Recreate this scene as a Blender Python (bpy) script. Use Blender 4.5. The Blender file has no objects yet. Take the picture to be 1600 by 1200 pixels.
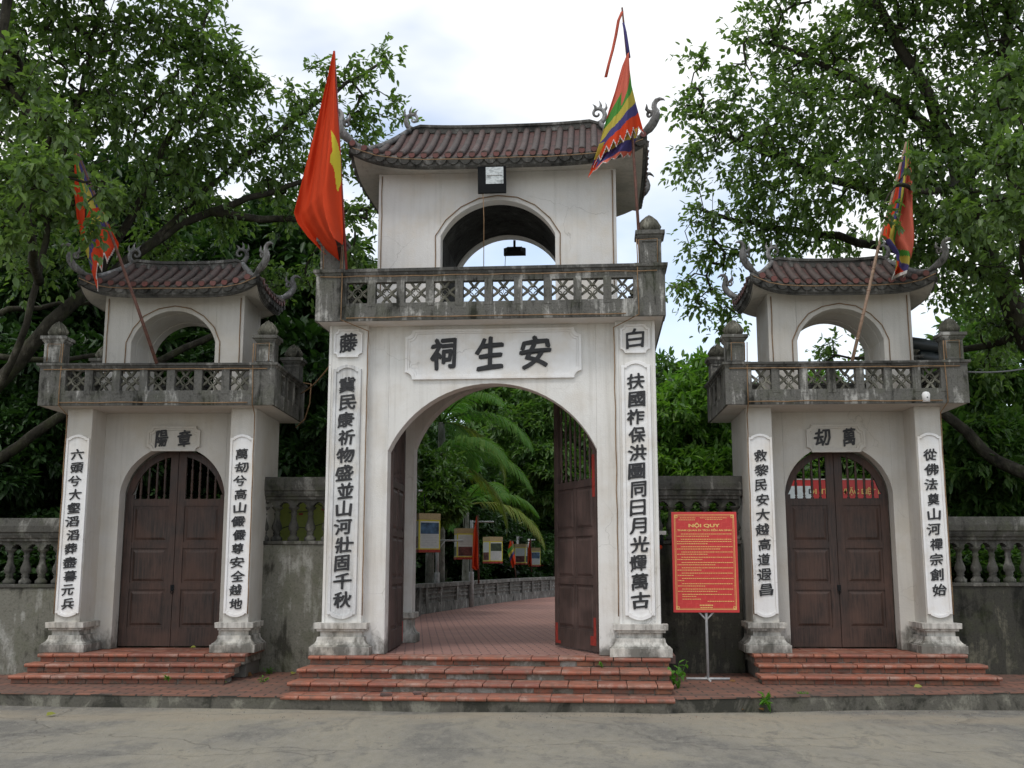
import bpy, bmesh, math, random
import numpy as np
from mathutils import Vector, Matrix

# ------------------------------------------------------------------ camera, sky, sun, exposure
SC = bpy.context.scene
COL = SC.collection
R = math.radians
F, YH, HC = 1700.0, 880.0, 1.65
TH = math.atan((YH - 600) / F)
cam = bpy.data.objects.new("camera", bpy.data.cameras.new("camera"))
COL.objects.link(cam)
cam.location = (0, 0, HC)
cam.rotation_euler = (math.pi / 2 + TH, 0, 0)
cam.data.sensor_width = 36
cam.data.lens = F / 1600 * 36
cam.data.clip_end = 2000
SC.camera = cam

SUN_EL, SUN_AZ = R(58), R(205)      # azimuth clockwise from +Y: behind the camera, a little to its left
W = bpy.data.worlds.new("World")
SC.world = W
W.use_nodes = True
nt = W.node_tree
nt.nodes.clear()
def wn(t, **k):
    n = nt.nodes.new(t)
    for a, b in k.items(): setattr(n, a, b)
    return n
sky = wn('ShaderNodeTexSky', sky_type='NISHITA', sun_disc=False, sun_elevation=SUN_EL, sun_rotation=SUN_AZ)
sk = wn('ShaderNodeVectorMath', operation='SCALE'); sk.inputs['Scale'].default_value = 1.9
nt.links.new(sky.outputs[0], sk.inputs[0])
tc = wn('ShaderNodeTexCoord')
mp = wn('ShaderNodeMapping'); mp.inputs['Scale'].default_value = (1.0, 1.0, 2.2); mp.inputs['Location'].default_value = (.37, .2, .1)
nz = wn('ShaderNodeTexNoise'); nz.inputs['Scale'].default_value = 2.3; nz.inputs['Detail'].default_value = 5; nz.inputs['Roughness'].default_value = .5
rp = wn('ShaderNodeValToRGB'); rp.color_ramp.elements[0].position = .38; rp.color_ramp.elements[1].position = .56
rp.color_ramp.elements[0].color = (.30, .30, .30, 1)
mx = wn('ShaderNodeMix', data_type='RGBA'); mx.inputs['B'].default_value = (9.9, 10.1, 10.2, 1)
bg = wn('ShaderNodeBackground'); bg.inputs['Strength'].default_value = 0.11
wo = wn('ShaderNodeOutputWorld')
nt.links.new(tc.outputs['Generated'], mp.inputs[0]); nt.links.new(mp.outputs[0], nz.inputs[0])
nt.links.new(nz.outputs[0], rp.inputs[0]); nt.links.new(rp.outputs[0], mx.inputs['Factor'])
nt.links.new(sk.outputs[0], mx.inputs['A']); nt.links.new(mx.outputs['Result'], bg.inputs[0]); nt.links.new(bg.outputs[0], wo.inputs[0])
sl = bpy.data.lights.new("sun", 'SUN'); sl.energy = 1.1; sl.angle = R(14); sl.color = (1, .96, .9)
so = bpy.data.objects.new("sun", sl); COL.objects.link(so)
so.rotation_euler = Vector((-math.sin(SUN_AZ) * math.cos(SUN_EL), -math.cos(SUN_AZ) * math.cos(SUN_EL), -math.sin(SUN_EL))).to_track_quat('-Z', 'Y').to_euler()
SC.view_settings.view_transform = 'Standard'
SC.view_settings.look = 'None'
SC.view_settings.gamma = 1
SC.view_settings.exposure = 0.1

# ------------------------------------------------------------------ helpers
def at(px, py, Y):
    """the world point at distance Y (metres along +Y) seen at photo pixel (px, py)"""
    x = (px - 800) / F; y = (600 - py) / F
    d = (x, math.cos(TH) - y * math.sin(TH), math.sin(TH) + y * math.cos(TH))
    t = Y / d[1]
    return Vector((d[0] * t, Y, HC + d[2] * t))
def on(px, py, z):
    x = (px - 800) / F; y = (600 - py) / F
    d = (x, math.cos(TH) - y * math.sin(TH), math.sin(TH) + y * math.cos(TH))
    t = (z - HC) / d[2]
    return Vector((d[0] * t, d[1] * t, z))

class MB:
    def __init__(s): s.v = []; s.f = []; s.m = []; s.sm = []
    def add(s, vs, fs, mi=0, smooth=False):
        o = len(s.v); s.v += [tuple(q) for q in vs]
        for f in fs: s.f.append(tuple(i + o for i in f)); s.m.append(mi); s.sm.append(smooth)
        return s
    def box(s, x0, x1, y0, y1, z0, z1, mi=0, M=None):
        vs = [(x, y, z) for z in (z0, z1) for y in (y0, y1) for x in (x0, x1)]
        if M: vs = [M @ Vector(q) for q in vs]
        return s.add(vs, [(0, 2, 3, 1), (4, 5, 7, 6), (0, 1, 5, 4), (2, 6, 7, 3), (0, 4, 6, 2), (1, 3, 7, 5)], mi)
    def loft(s, rings, mi=0, cap=True, smooth=False, closed=True):
        n = len(rings[0]); vs = [q for r in rings for q in r]; fs = []
        for k in range(len(rings) - 1):
            for i in range(n if closed else n - 1):
                j = (i + 1) % n
                fs.append((k * n + i, k * n + j, (k + 1) * n + j, (k + 1) * n + i))
        s.add(vs, fs, mi, smooth)
        if cap and closed:
            o = len(s.v) - len(vs)
            s.f.append(tuple(o + i for i in reversed(range(n)))); s.m.append(mi); s.sm.append(False)
            s.f.append(tuple(o + len(vs) - n + i for i in range(n))); s.m.append(mi); s.sm.append(False)
        return s
    def rectprof(s, x0, x1, y0, y1, prof, mi=0, back=True):
        rs = [[(x0 - p, y0 - p, z), (x1 + p, y0 - p, z), (x1 + p, y1 + (p if back else 0), z), (x0 - p, y1 + (p if back else 0), z)] for z, p in prof]
        return s.loft(rs, mi)
    def lathe(s, cx, cy, prof, n=12, mi=0):
        rs = [[(cx + r * math.cos(2 * math.pi * i / n), cy + r * math.sin(2 * math.pi * i / n), z) for i in range(n)] for z, r in prof]
        return s.loft(rs, mi, True, True)
    def tube(s, pts, rad, n=8, mi=0, flat=1.0, cap=True):
        pts = [Vector(p) for p in pts]; rs = []
        if not hasattr(rad, '__len__'): rad = [rad] * len(pts)
        up = None
        for i, p in enumerate(pts):
            t = (pts[min(i + 1, len(pts) - 1)] - pts[max(i - 1, 0)])
            t = t.normalized() if t.length > 1e-9 else Vector((0, 0, 1))
            if up is None:
                up = Vector((0, 0, 1)) if abs(t.z) < .9 else Vector((0, 1, 0))
            a = t.cross(up); a = a.normalized() if a.length > 1e-6 else t.orthogonal().normalized()
            b = a.cross(t).normalized(); up = b
            rs.append([p + (a * math.cos(2 * math.pi * k / n) * flat + b * math.sin(2 * math.pi * k / n)) * rad[i] for k in range(n)])
        return s.loft(rs, mi, cap, True)
    def prism(s, poly, y0, y1, mi=0, M=None):
        """polygon of (x, z), counter-clockwise seen from -Y, from y0 (front) to y1"""
        n = len(poly)
        vs = [(x, y0, z) for x, z in poly] + [(x, y1, z) for x, z in poly]
        if M: vs = [M @ Vector(q) for q in vs]
        fs = [tuple(range(n)), tuple(reversed(range(n, 2 * n)))] + [(i, i + n, (i + 1) % n + n, (i + 1) % n) for i in range(n)]
        return s.add(vs, fs, mi)
    def ring(s, a, b, y0, y1, mi=0):
        """flat frame between outlines a (outer) and b (inner), (x, z) lists of equal length"""
        n = len(a); vs = [(x, y0, z) for x, z in a] + [(x, y0, z) for x, z in b] + [(x, y1, z) for x, z in a] + [(x, y1, z) for x, z in b]
        fs = []
        for i in range(n):
            j = (i + 1) % n
            fs += [(i, j, n + j, n + i), (2 * n + i, 2 * n + j, j, i), (n + i, n + j, 3 * n + j, 3 * n + i)]
        return s.add(vs, fs, mi)
    def sphere(s, c, r, mi=0, n=8):
        prof = [(c[2] - r * math.cos(math.pi * i / n), max(1e-4, r * math.sin(math.pi * i / n))) for i in range(n + 1)]
        return s.lathe(c[0], c[1], prof, 10, mi)
    def build(s, name, mats, parent=None, bevel=0, loc=None):
        me = bpy.data.meshes.new(name); me.from_pydata(s.v, [], s.f)
        for m in (mats if isinstance(mats, (list, tuple)) else [mats]): me.materials.append(m)
        me.polygons.foreach_set('material_index', s.m)
        me.polygons.foreach_set('use_smooth', s.sm)
        bm = bmesh.new(); bm.from_mesh(me); bmesh.ops.recalc_face_normals(bm, faces=bm.faces); bm.to_mesh(me); bm.free()
        me.update()
        o = bpy.data.objects.new(name, me); COL.objects.link(o)
        if parent: o.parent = parent
        if loc: o.location = loc
        if bevel:
            b = o.modifiers.new('bevel', 'BEVEL'); b.width = bevel; b.segments = 2; b.limit_method = 'ANGLE'; b.angle_limit = R(40)
        return o
def tag(o, label=None, cat=None, group=None, kind=None):
    if label: o['label'] = label
    if cat: o['category'] = cat
    if group: o['group'] = group
    if kind: o['kind'] = kind
    return o
def thing(name, label, cat, loc=(0, 0, 0), rz=0, group=None):
    o = bpy.data.objects.new(name, None); COL.objects.link(o); o.empty_display_size = .2
    o.location = loc; o.rotation_euler = (0, 0, rz)
    return tag(o, label, cat, group)
def twin(o, parent, M=None):
    c = o.copy(); COL.objects.link(c); c.parent = parent
    if M is not None: c.matrix_local = M
    return c

# ------------------------------------------------------------------ materials
class N:
    def __init__(s, name):
        s.m = bpy.data.materials.new(name); s.m.use_nodes = True; s.t = s.m.node_tree; s.b = s.t.nodes['Principled BSDF']
        s.pos = None
    def n(s, t, ins={}, **k):
        x = s.t.nodes.new(t)
        for a, b in k.items(): setattr(x, a, b)
        for a, b in ins.items(): s.set(x, a, b)
        return x
    def set(s, x, a, b):
        if isinstance(b, bpy.types.NodeSocket): s.t.links.new(b, x.inputs[a])
        else: x.inputs[a].default_value = b
    def P(s):
        if s.pos is None: s.pos = s.n('ShaderNodeNewGeometry')
        return s.pos.outputs['Position']
    def noise(s, scale, detail=4, rough=.55, sc=(1, 1, 1), off=(0, 0, 0), dist=0, vec=None):
        mpn = s.n('ShaderNodeMapping', {0: vec if vec else s.P(), 'Scale': sc, 'Location': off})
        return s.n('ShaderNodeTexNoise', {0: mpn.outputs[0], 'Scale': scale, 'Detail': detail, 'Roughness': rough, 'Distortion': dist}).outputs[0]
    def ramp(s, v, stops):
        r = s.n('ShaderNodeValToRGB', {0: v}); e = r.color_ramp.elements
        while len(e) < len(stops): e.new(.5)
        for q, (p, c) in zip(e, stops):
            q.position = p; q.color = (*c, 1) if hasattr(c, '__len__') else (c, c, c, 1)
        return r.outputs[0]
    def mix(s, f, a, b, mode='MIX'):
        x = s.n('ShaderNodeMix', data_type='RGBA', blend_type=mode)
        for k, v in (('Factor', f), ('A', a), ('B', b)):
            if not isinstance(v, bpy.types.NodeSocket) and hasattr(v, '__len__'): v = (*v, 1) if len(v) == 3 else v
            s.set(x, k, v)
        return x.outputs['Result']
    def math(s, op, a, b=0.0, clamp=False):
        return s.n('ShaderNodeMath', {0: a, 1: b}, operation=op, use_clamp=clamp).outputs[0]
    def fin(s, col, rough=.8, bump=None, dist=.01, strength=.5, spec=.3, metal=0):
        if not isinstance(col, bpy.types.NodeSocket) and len(col) == 3: col = (*col, 1)
        s.set(s.b, 'Base Color', col); s.set(s.b, 'Roughness', rough); s.b.inputs['Specular IOR Level'].default_value = spec; s.b.inputs['Metallic'].default_value = metal
        if bump is not None:
            bp = s.n('ShaderNodeBump', {'Height': bump, 'Distance': dist, 'Strength': strength}); s.set(s.b, 'Normal', bp.outputs[0])
        return s.m

def plaster(name, base, dirt, amount=.5, black=0.0, warm=(.62, .55, .45), zlo=None):
    m = N(name)
    big = m.noise(1.3, 5, .6); fine = m.noise(14, 4, .6); st = m.noise(5, 4, .6, (3.2, 3.2, .16))
    c = m.mix(m.ramp(big, [(.35, 0), (.7, 1)]), base, tuple(b * .9 for b in base))
    c = m.mix(m.math('MULTIPLY', m.ramp(m.noise(2.1, 4, .6, off=(4, 2, 7)), [(.47, 0), (.66, 1)]), .45), c, warm)
    wob = m.n('ShaderNodeVectorMath', {0: m.P(), 1: m.n('ShaderNodeVectorMath', {0: m.n('ShaderNodeTexNoise', {0: m.P(), 'Scale': 2.2, 'Detail': 7}).outputs[1], 'Scale': .8}, operation='SCALE').outputs[0]}, operation='ADD').outputs[0]
    ck = m.n('ShaderNodeTexVoronoi', {0: wob, 'Scale': .7}, feature='DISTANCE_TO_EDGE').outputs[0]
    ck = m.math('MULTIPLY', m.ramp(ck, [(0, 1), (.005, 0)]), m.ramp(m.noise(.9, 3, .5, off=(1, 5, 2)), [(.52, 0), (.6, 1)]))
    c = m.mix(m.math('MULTIPLY', ck, .45), c, (.2, .18, .15))
    c = m.mix(m.math('MULTIPLY', m.ramp(st, [(.5, 0), (.72, 1)]), amount), c, dirt)
    c = m.mix(m.math('MULTIPLY', m.ramp(fine, [(.55, 0), (.8, 1)]), amount * .5), c, dirt)
    if zlo is not None:      # splash-back mould rising from the base in patches
        z = m.n('ShaderNodeSeparateXYZ', {0: m.P()}).outputs[2]
        h = m.math('ADD', m.math('MULTIPLY', m.math('SUBTRACT', z, zlo), -1.25), m.math('MULTIPLY', m.noise(4.5, 5, .65, (1, 1, .6)), 1.9))
        c = m.mix(m.math('MULTIPLY', m.ramp(h, [(.62, 0), (1.05, 1)]), .85), c, (.10, .095, .08))
    if black:
        c = m.mix(m.math('MULTIPLY', m.ramp(m.noise(2.4, 6, .7, (1, 1, .35), (9, 1, 3)), [(.48, 0), (.68, 1)]), black), c, (.05, .05, .043))
    return m.fin(c, .85, m.math('ADD', fine, m.noise(60, 2)), .006, .5, .2)
def concrete(name, lo, mid, hi, s=1.0, moss=.0, streak=.38):
    m = N(name)
    a = m.noise(2.4 * s, 8, .68, (1, 1, .7), dist=.4); st = m.noise(3.6 * s, 6, .65, (2.4, 2.4, .28), dist=.5); f = m.noise(38, 4, .65)
    v = m.math('ADD', m.math('MULTIPLY', a, 1 - streak), m.math('MULTIPLY', st, streak))
    c = m.ramp(v, [(.40, lo), (.475, mid), (.53, mid), (.60, hi)])
    c = m.mix(m.math('MULTIPLY', m.ramp(f, [(.5, 0), (.72, 1)]), .5), c, lo)
    if moss: c = m.mix(m.math('MULTIPLY', m.ramp(m.noise(3, 5, .6, off=(3, 8, 1)), [(.5, 0), (.66, 1)]), moss), c, (.07, .085, .03))
    return m.fin(c, .9, m.math('ADD', f, m.math('MULTIPLY', a, 1.5)), .012, .7, .15)
def paint(name, col, rough=.5, var=.15, spec=.4, metal=0, scale=20):
    m = N(name); k = m.noise(scale, 4)
    return m.fin(m.mix(m.ramp(k, [(.3, 0), (.7, 1)]), tuple(c * (1 - var) for c in col), tuple(min(1, c * (1 + var)) for c in col)), rough, k, .002, .3, spec, metal)
def tilemat(name, cols, dirt, dirtamt=.5, rough=.65, wear=None):
    m = N(name); rnd = m.n('ShaderNodeNewGeometry').outputs['Random Per Island']
    c = m.ramp(rnd, [(i / max(1, len(cols) - 1), q) for i, q in enumerate(cols)])
    d = m.noise(9, 5, .65); e = m.noise(45, 3)
    c = m.mix(m.math('MULTIPLY', m.ramp(d, [(.45, 0), (.68, 1)]), dirtamt), c, dirt)
    if wear: c = m.mix(m.math('MULTIPLY', m.ramp(m.noise(4.5, 6, .7, off=(3, 3, 1)), [(.52, 0), (.63, 1)]), .6), c, wear)
    c = m.mix(m.math('MULTIPLY', m.ramp(e, [(.55, 0), (.75, 1)]), dirtamt * .6), c, tuple(q * .5 for q in dirt))
    return m.fin(c, rough, m.math('ADD', e, d), .006, .6, .3)
def wood(name, a, b, rough=.5):
    m = N(name); g = m.noise(9, 6, .65, (5, 5, .35)); h = m.noise(2.5, 4)
    c = m.mix(m.ramp(g, [(.35, 0), (.68, 1)]), a, b); c = m.mix(m.math('MULTIPLY', m.ramp(h, [(.4, 0), (.7, 1)]), .5), c, tuple(q * 1.9 for q in b))
    return m.fin(c, m.ramp(h, [(.3, rough - .1), (.7, rough + .25)]), g, .004, .5, .4)
def leafmat(name, cols, trans=.3, rough=.42, tcol=None):
    m = N(name); rnd = m.n('ShaderNodeNewGeometry').outputs['Random Per Island']
    c = m.ramp(rnd, [(i / max(1, len(cols) - 1), q) for i, q in enumerate(cols)])
    c = m.mix(m.math('MULTIPLY', m.ramp(m.noise(.9, 3), [(.4, 0), (.65, 1)]), .45), c, cols[-1])
    m.fin(c, rough, None, spec=.45 if rough < .6 else .12)
    t = m.n('ShaderNodeBsdfTranslucent', {'Color': m.mix(1.0, c, tcol or (1.6, 1.9, .7, 1), 'MULTIPLY')})
    s = m.n('ShaderNodeMixShader', {0: trans, 1: m.b.outputs[0], 2: t.outputs[0]})
    m.t.links.new(s.outputs[0], m.t.nodes['Material Output'].inputs[0])
    return m.m
def cloth(name, col):
    m = N(name); w = m.noise(160, 2); m.fin(m.mix(m.ramp(w, [(.3, 0), (.7, 1)]), tuple(q * .86 for q in col), col), .75, None, spec=.2)
    t = m.n('ShaderNodeBsdfTranslucent', {'Color': (*col, 1)})
    s = m.n('ShaderNodeMixShader', {0: .35, 1: m.b.outputs[0], 2: t.outputs[0]})
    m.t.links.new(s.outputs[0], m.t.nodes['Material Output'].inputs[0])
    return m.m

WHITE = plaster("white_plaster", (.74, .725, .69), (.40, .38, .34), .3, 0, (.60, .55, .48), .55)
WHITES = plaster("side_gate_plaster_shaded", (.56, .535, .49), (.33, .315, .28), .25, 0, (.47, .42, .34), .55)  # older than the fresh panels, with the side gates' shade put into its base
SOFFIT = plaster("stained_shaded_soffit", (.50, .475, .43), (.27, .255, .225), .45, .25)  # stained plaster, its base also darkened to stand for shade under the eave
WHITE2 = plaster("upper_plaster", (.71, .695, .665), (.45, .44, .41), .22)
PANEL = plaster("panel_plaster", (.84, .83, .815), (.5, .49, .47), .2)
PLINTH = plaster("plinth_plaster", (.60, .58, .53), (.16, .15, .13), .7, .75, (.45, .40, .31), .52)
CONC = concrete("mossy_concrete", (.028, .028, .024), (.13, .126, .114), (.42, .41, .38), 1, .2, .45)
CONCD = concrete("dark_coping", (.03, .03, .028), (.085, .083, .076), (.21, .205, .19))
VAULTD = concrete("dark_vault", (.012, .012, .011), (.03, .03, .028), (.06, .06, .056))  # near-black mottled concrete lining the central pavilion's vault
LATT = concrete("lattice_cement", (.04, .04, .032), (.12, .116, .092), (.25, .24, .195), 2)
ORN = concrete("ornament_cement", (.05, .05, .048), (.16, .157, .152), (.34, .335, .33), 2)
WALLM = concrete("aged_wall", (.055, .053, .042), (.175, .17, .14), (.34, .335, .30), .8, .25)
WALLD = concrete("dark_wall", (.018, .018, .015), (.055, .053, .044), (.15, .142, .105), .7, .2)
WALLT = concrete("wall_top", (.03, .03, .026), (.085, .082, .072), (.22, .213, .19), 1, .3)
TILE = tilemat("pan_tile", [(.085, .047, .04), (.12, .062, .054), (.06, .044, .04)], (.035, .033, .03), .75)
BARR = tilemat("barrel_tile", [(.10, .070, .062), (.078, .060, .053), (.125, .088, .078)], (.038, .036, .032), .85)
TEND = tilemat("tile_end", [(.17, .058, .05), (.13, .055, .048), (.19, .08, .07)], (.08, .05, .043), .5)
TREAD = tilemat("brick_tread", [(.30, .10, .06), (.35, .13, .08), (.24, .085, .06), (.37, .16, .105)], (.15, .10, .075), .8, .6, (.38, .27, .22))
RISER = tilemat("brick_riser", [(.28, .11, .065), (.2, .08, .055), (.32, .14, .08)], (.11, .10, .08), .95)
MORTAR = concrete("mortar", (.09, .085, .065), (.19, .175, .145), (.33, .32, .29), 2, 0, 0.0)
WOOD = wood("door_wood", (.018, .0115, .0085), (.064, .036, .027))
WOODR = wood("door_wood_weathered", (.04, .03, .027), (.088, .056, .048), .6)
REDP = paint("red_paint", (.30, .035, .025), .6, .3)
INK = paint("ink_black", (.028, .028, .03), .6, .3)
DARKM = paint("black_metal", (.010, .011, .012), .75, .2, .15)
ROPE = paint("rope_light_brown", (.23, .14, .07), .6, .3)
GREYP = paint("grey_pole", (.42, .43, .43), .45, .15, .5)
RUST = paint("pole_rust", (.12, .055, .04), .7, .4)
BAMBOO = paint("bamboo", (.30, .20, .14), .6, .3)
SIGNR = paint("sign_red", (.52, .03, .028), .4, .05, .5)
SIGNR2 = paint("sign_red_line", (.60, .065, .05), .4, .03, .5)
GOLD = paint("sign_gold", (.72, .50, .16), .5, .05)
CLR = {k: cloth("cloth_" + k, c) for k, c in dict(red=(.72, .075, .02), salmon=(.74, .19, .125), green=(.10, .34, .06), yellow=(.60, .50, .09), purple=(.095, .08, .24), white=(.8, .78, .75), star=(.75, .65, .06)).items()}

# ------------------------------------------------------------------ lettering
_g = {}
def glyph(ch, off=.018, ext=.5):
    k = (ch, off)
    if k not in _g:
        c = bpy.data.curves.new("g", 'FONT'); c.body = ch; c.offset = off; c.resolution_u = 3; c.extrude = .5
        o = bpy.data.objects.new("g", c); COL.objects.link(o)
        bpy.context.view_layer.update()
        me = bpy.data.meshes.new_from_object(o.evaluated_get(bpy.context.evaluated_depsgraph_get()))
        v = [tuple(q.co) for q in me.vertices]; f = [tuple(p.vertices) for p in me.polygons]
        bpy.data.objects.remove(o); bpy.data.curves.remove(c); bpy.data.meshes.remove(me)
        _g[k] = (v, f)
    return _g[k]
def han(mb, ch, cx, cz, w, h, y0, y1, off=.02):
    """one brush-like character centred on (cx, cz), w by h, raised from y1 to y0"""
    v, f = glyph(ch, 0.0)
    xs = [q[0] for q in v]; ys = [q[1] for q in v]; x0, x1, a0, a1 = min(xs), max(xs), min(ys), max(ys)
    for n_, (ox, oz) in enumerate(((0, 0), (off, off * .3), (-off, -off * .3), (off * .25, -off * .8), (-off * .25, off * .8), (off * .7, -off * .5), (-off * .7, off * .5))):
        out = []
        for x, y, z in v:
            X = (x - x0) / (x1 - x0) - .5; Z = (y - a0) / (a1 - a0) - .5
            Z2 = Z + .10 * X - .12 * X * X + .02; X2 = X * (1 + .10 * math.sin(Z * 7 + 1)) + .03 * Z
            out.append((cx + (X2 + ox) * w, y0 + n_ * .0005 if z > 0 else y1, cz + (Z2 + oz) * h))
        mb.add(out, f)
def line(mb, txt, cx, cz, h, wid, y0, y1, off=.0):
    """a straight line of Latin text, cap height h, squeezed to width wid, centred at cx"""
    v, f = glyph(txt, off)
    xs = [q[0] for q in v]; x0, x1 = min(xs), max(xs)
    s = wid / (x1 - x0)
    mb.add([(cx + (x - x0) * s - wid / 2, y0 if z > 0 else y1, cz + y * h / .73) for x, y, z in v], f)

# ------------------------------------------------------------------ outlines
def couplet_outline(a, z0, z1, s):
    xs = [-1, -.76, -.74, -.6, -.4, -.2, 0, .2, .4, .6, .74, .76, 1]
    b = lambda q: 0 if abs(q) > .75 else .28 + .72 * math.cos(abs(q) / .75 * math.pi / 2)
    return [(x * a, z0 + s - s * b(x)) for x in xs] + [(x * a, z1 - s + s * b(x)) for x in reversed(xs)]
def notched(x0, x1, z0, z1, r, n=6):
    pts = []
    for cx, cz, a0 in ((x0, z0, 90), (x1, z0, 180), (x1, z1, 270), (x0, z1, 0)):
        for i in range(n + 1):
            a = R(a0 - 90 * i / n)
            pts.append((cx + r * math.cos(a), cz + r * math.sin(a)))
    return [pts[i] for i in _fix(pts, x0, x1, z0, z1)]
def _fix(pts, *a): return range(len(pts))
def arcpts(c, a, zs, rise, n=28):
    rad = (a * a + rise * rise) / (2 * rise); zc = zs + rise - rad; t = math.asin(min(1, a / rad))
    if rise > a: t = math.pi - t
    return [(c + rad * math.sin(-t + 2 * t * i / n), zc + rad * math.cos(-t + 2 * t * i / n)) for i in range(n + 1)]
def arch_wall(mb, x0, x1, z0, z1, c, a, zs, rise, y0, y1, n=28):
    ap = arcpts(c, a, zs, rise, n)
    mb.box(x0, c - a, y0, y1, z0, z1); mb.box(c + a, x1, y0, y1, z0, z1)
    for i in range(n):
        (xa, za), (xb, zb) = ap[i], ap[i + 1]
        vs = [(xa, y0, za), (xb, y0, zb), (xb, y0, z1), (xa, y0, z1), (xa, y1, za), (xb, y1, zb), (xb, y1, z1), (xa, y1, z1)]
        mb.add(vs, [(0, 1, 2, 3), (7, 6, 5, 4), (0, 4, 5, 1), (3, 2, 6, 7)])
    return mb

# ------------------------------------------------------------------ gate parts
def lattice_mesh(w, h, t=.05):
    mb = MB(); a = w / 2; b = h / 2
    def bx(x0, x1, z0, z1, k=0): mb.box(x0, x1, -t / 2 + k, t / 2 - k, z0, z1)
    # four arms, each forking in steps towards the frame
    for dx, dz in ((0, 1), (0, -1), (1, 0), (-1, 0)):
        for i in range(5):
            q = .50 + .115 * i; of = .05 + .088 * i
            for sg in (-1, 1):
                cx = a * (dx * q + dz * sg * of); cz = b * (dz * q + dx * sg * of)
                bx(cx - a * .10, cx + a * .10, cz - b * .10, cz + b * .10, .0008 * (i * 2 + (sg > 0)) + (.0004 if dx else 0))
    n = 20
    mb.ring([(a * .50 * math.cos(2 * math.pi * i / n), b * .50 * math.sin(2 * math.pi * i / n)) for i in range(n)],
            [(a * .40 * math.cos(2 * math.pi * i / n), b * .40 * math.sin(2 * math.pi * i / n)) for i in range(n)], -t * .56, t * .56)
    for k in range(4):                                       # four arcs crossing inside the ring
        a0 = k * math.pi / 2 + math.pi / 4
        cx, cz = a * .62 * math.cos(a0), b * .62 * math.sin(a0)
        pts = []
        for i in range(9):
            th = a0 + math.pi + R(-50 + 100 * i / 8)
            pts.append((cx + a * .40 * math.cos(th), 0, cz + b * .40 * math.sin(th)))
        mb.tube(pts, a * .055, 5)
    return mb

def scroll(mb, base, dx, dz, s, y=0, ydir=(1, 0), thick=1.0, flames=3):
    """curled ornament rising from base; ydir = plan direction that points outwards"""
    ux, uy = ydir
    P = lambda a, b: (base[0] + ux * a * s, base[1] + uy * a * s, base[2] + b * s)
    path = [(-.12, -.06), (.02, .02), (.16, .12), (.26, .28), (.28, .46), (.20, .62), (.04, .70), (-.12, .66), (-.20, .53), (-.16, .40), (-.05, .36), (.03, .43), (.0, .51)]
    rad = [.12, .125, .12, .11, .10, .09, .08, .07, .06, .055, .05, .045, .035]
    fine = []; fr = []
    for i in range(len(path) - 1):
        for k in range(3):
            t = k / 3; p0 = path[max(i - 1, 0)]; p1 = path[i]; p2 = path[i + 1]; p3 = path[min(i + 2, len(path) - 1)]
            q = [.5 * (2 * p1[j] + (p2[j] - p0[j]) * t + (2 * p0[j] - 5 * p1[j] + 4 * p2[j] - p3[j]) * t * t + (3 * p1[j] - p0[j] - 3 * p2[j] + p3[j]) * t ** 3) for j in (0, 1)]
            fine.append(P(*q)); fr.append((rad[i] * (1 - t) + rad[i + 1] * t) * s)
    mb.tube(fine, fr, 7)
    fl = [((.22, .56), (.36, .74), (.32, .98)), ((.06, .68), (.12, .86), (.04, 1.08)), ((-.1, .66), (-.12, .80), (-.24, .92)), ((.28, .44), (.40, .52), (.46, .66))][:flames]
    for a, b, c in fl:
        mb.tube([P(*a), P((a[0] + b[0]) / 2 + .01, (a[1] + b[1]) / 2), P(*b), P((b[0] + c[0]) / 2 + .01, (b[1] + c[1]) / 2), P(*c)], [.075 * s, .07 * s, .055 * s, .03 * s, .006 * s], 6)

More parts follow.
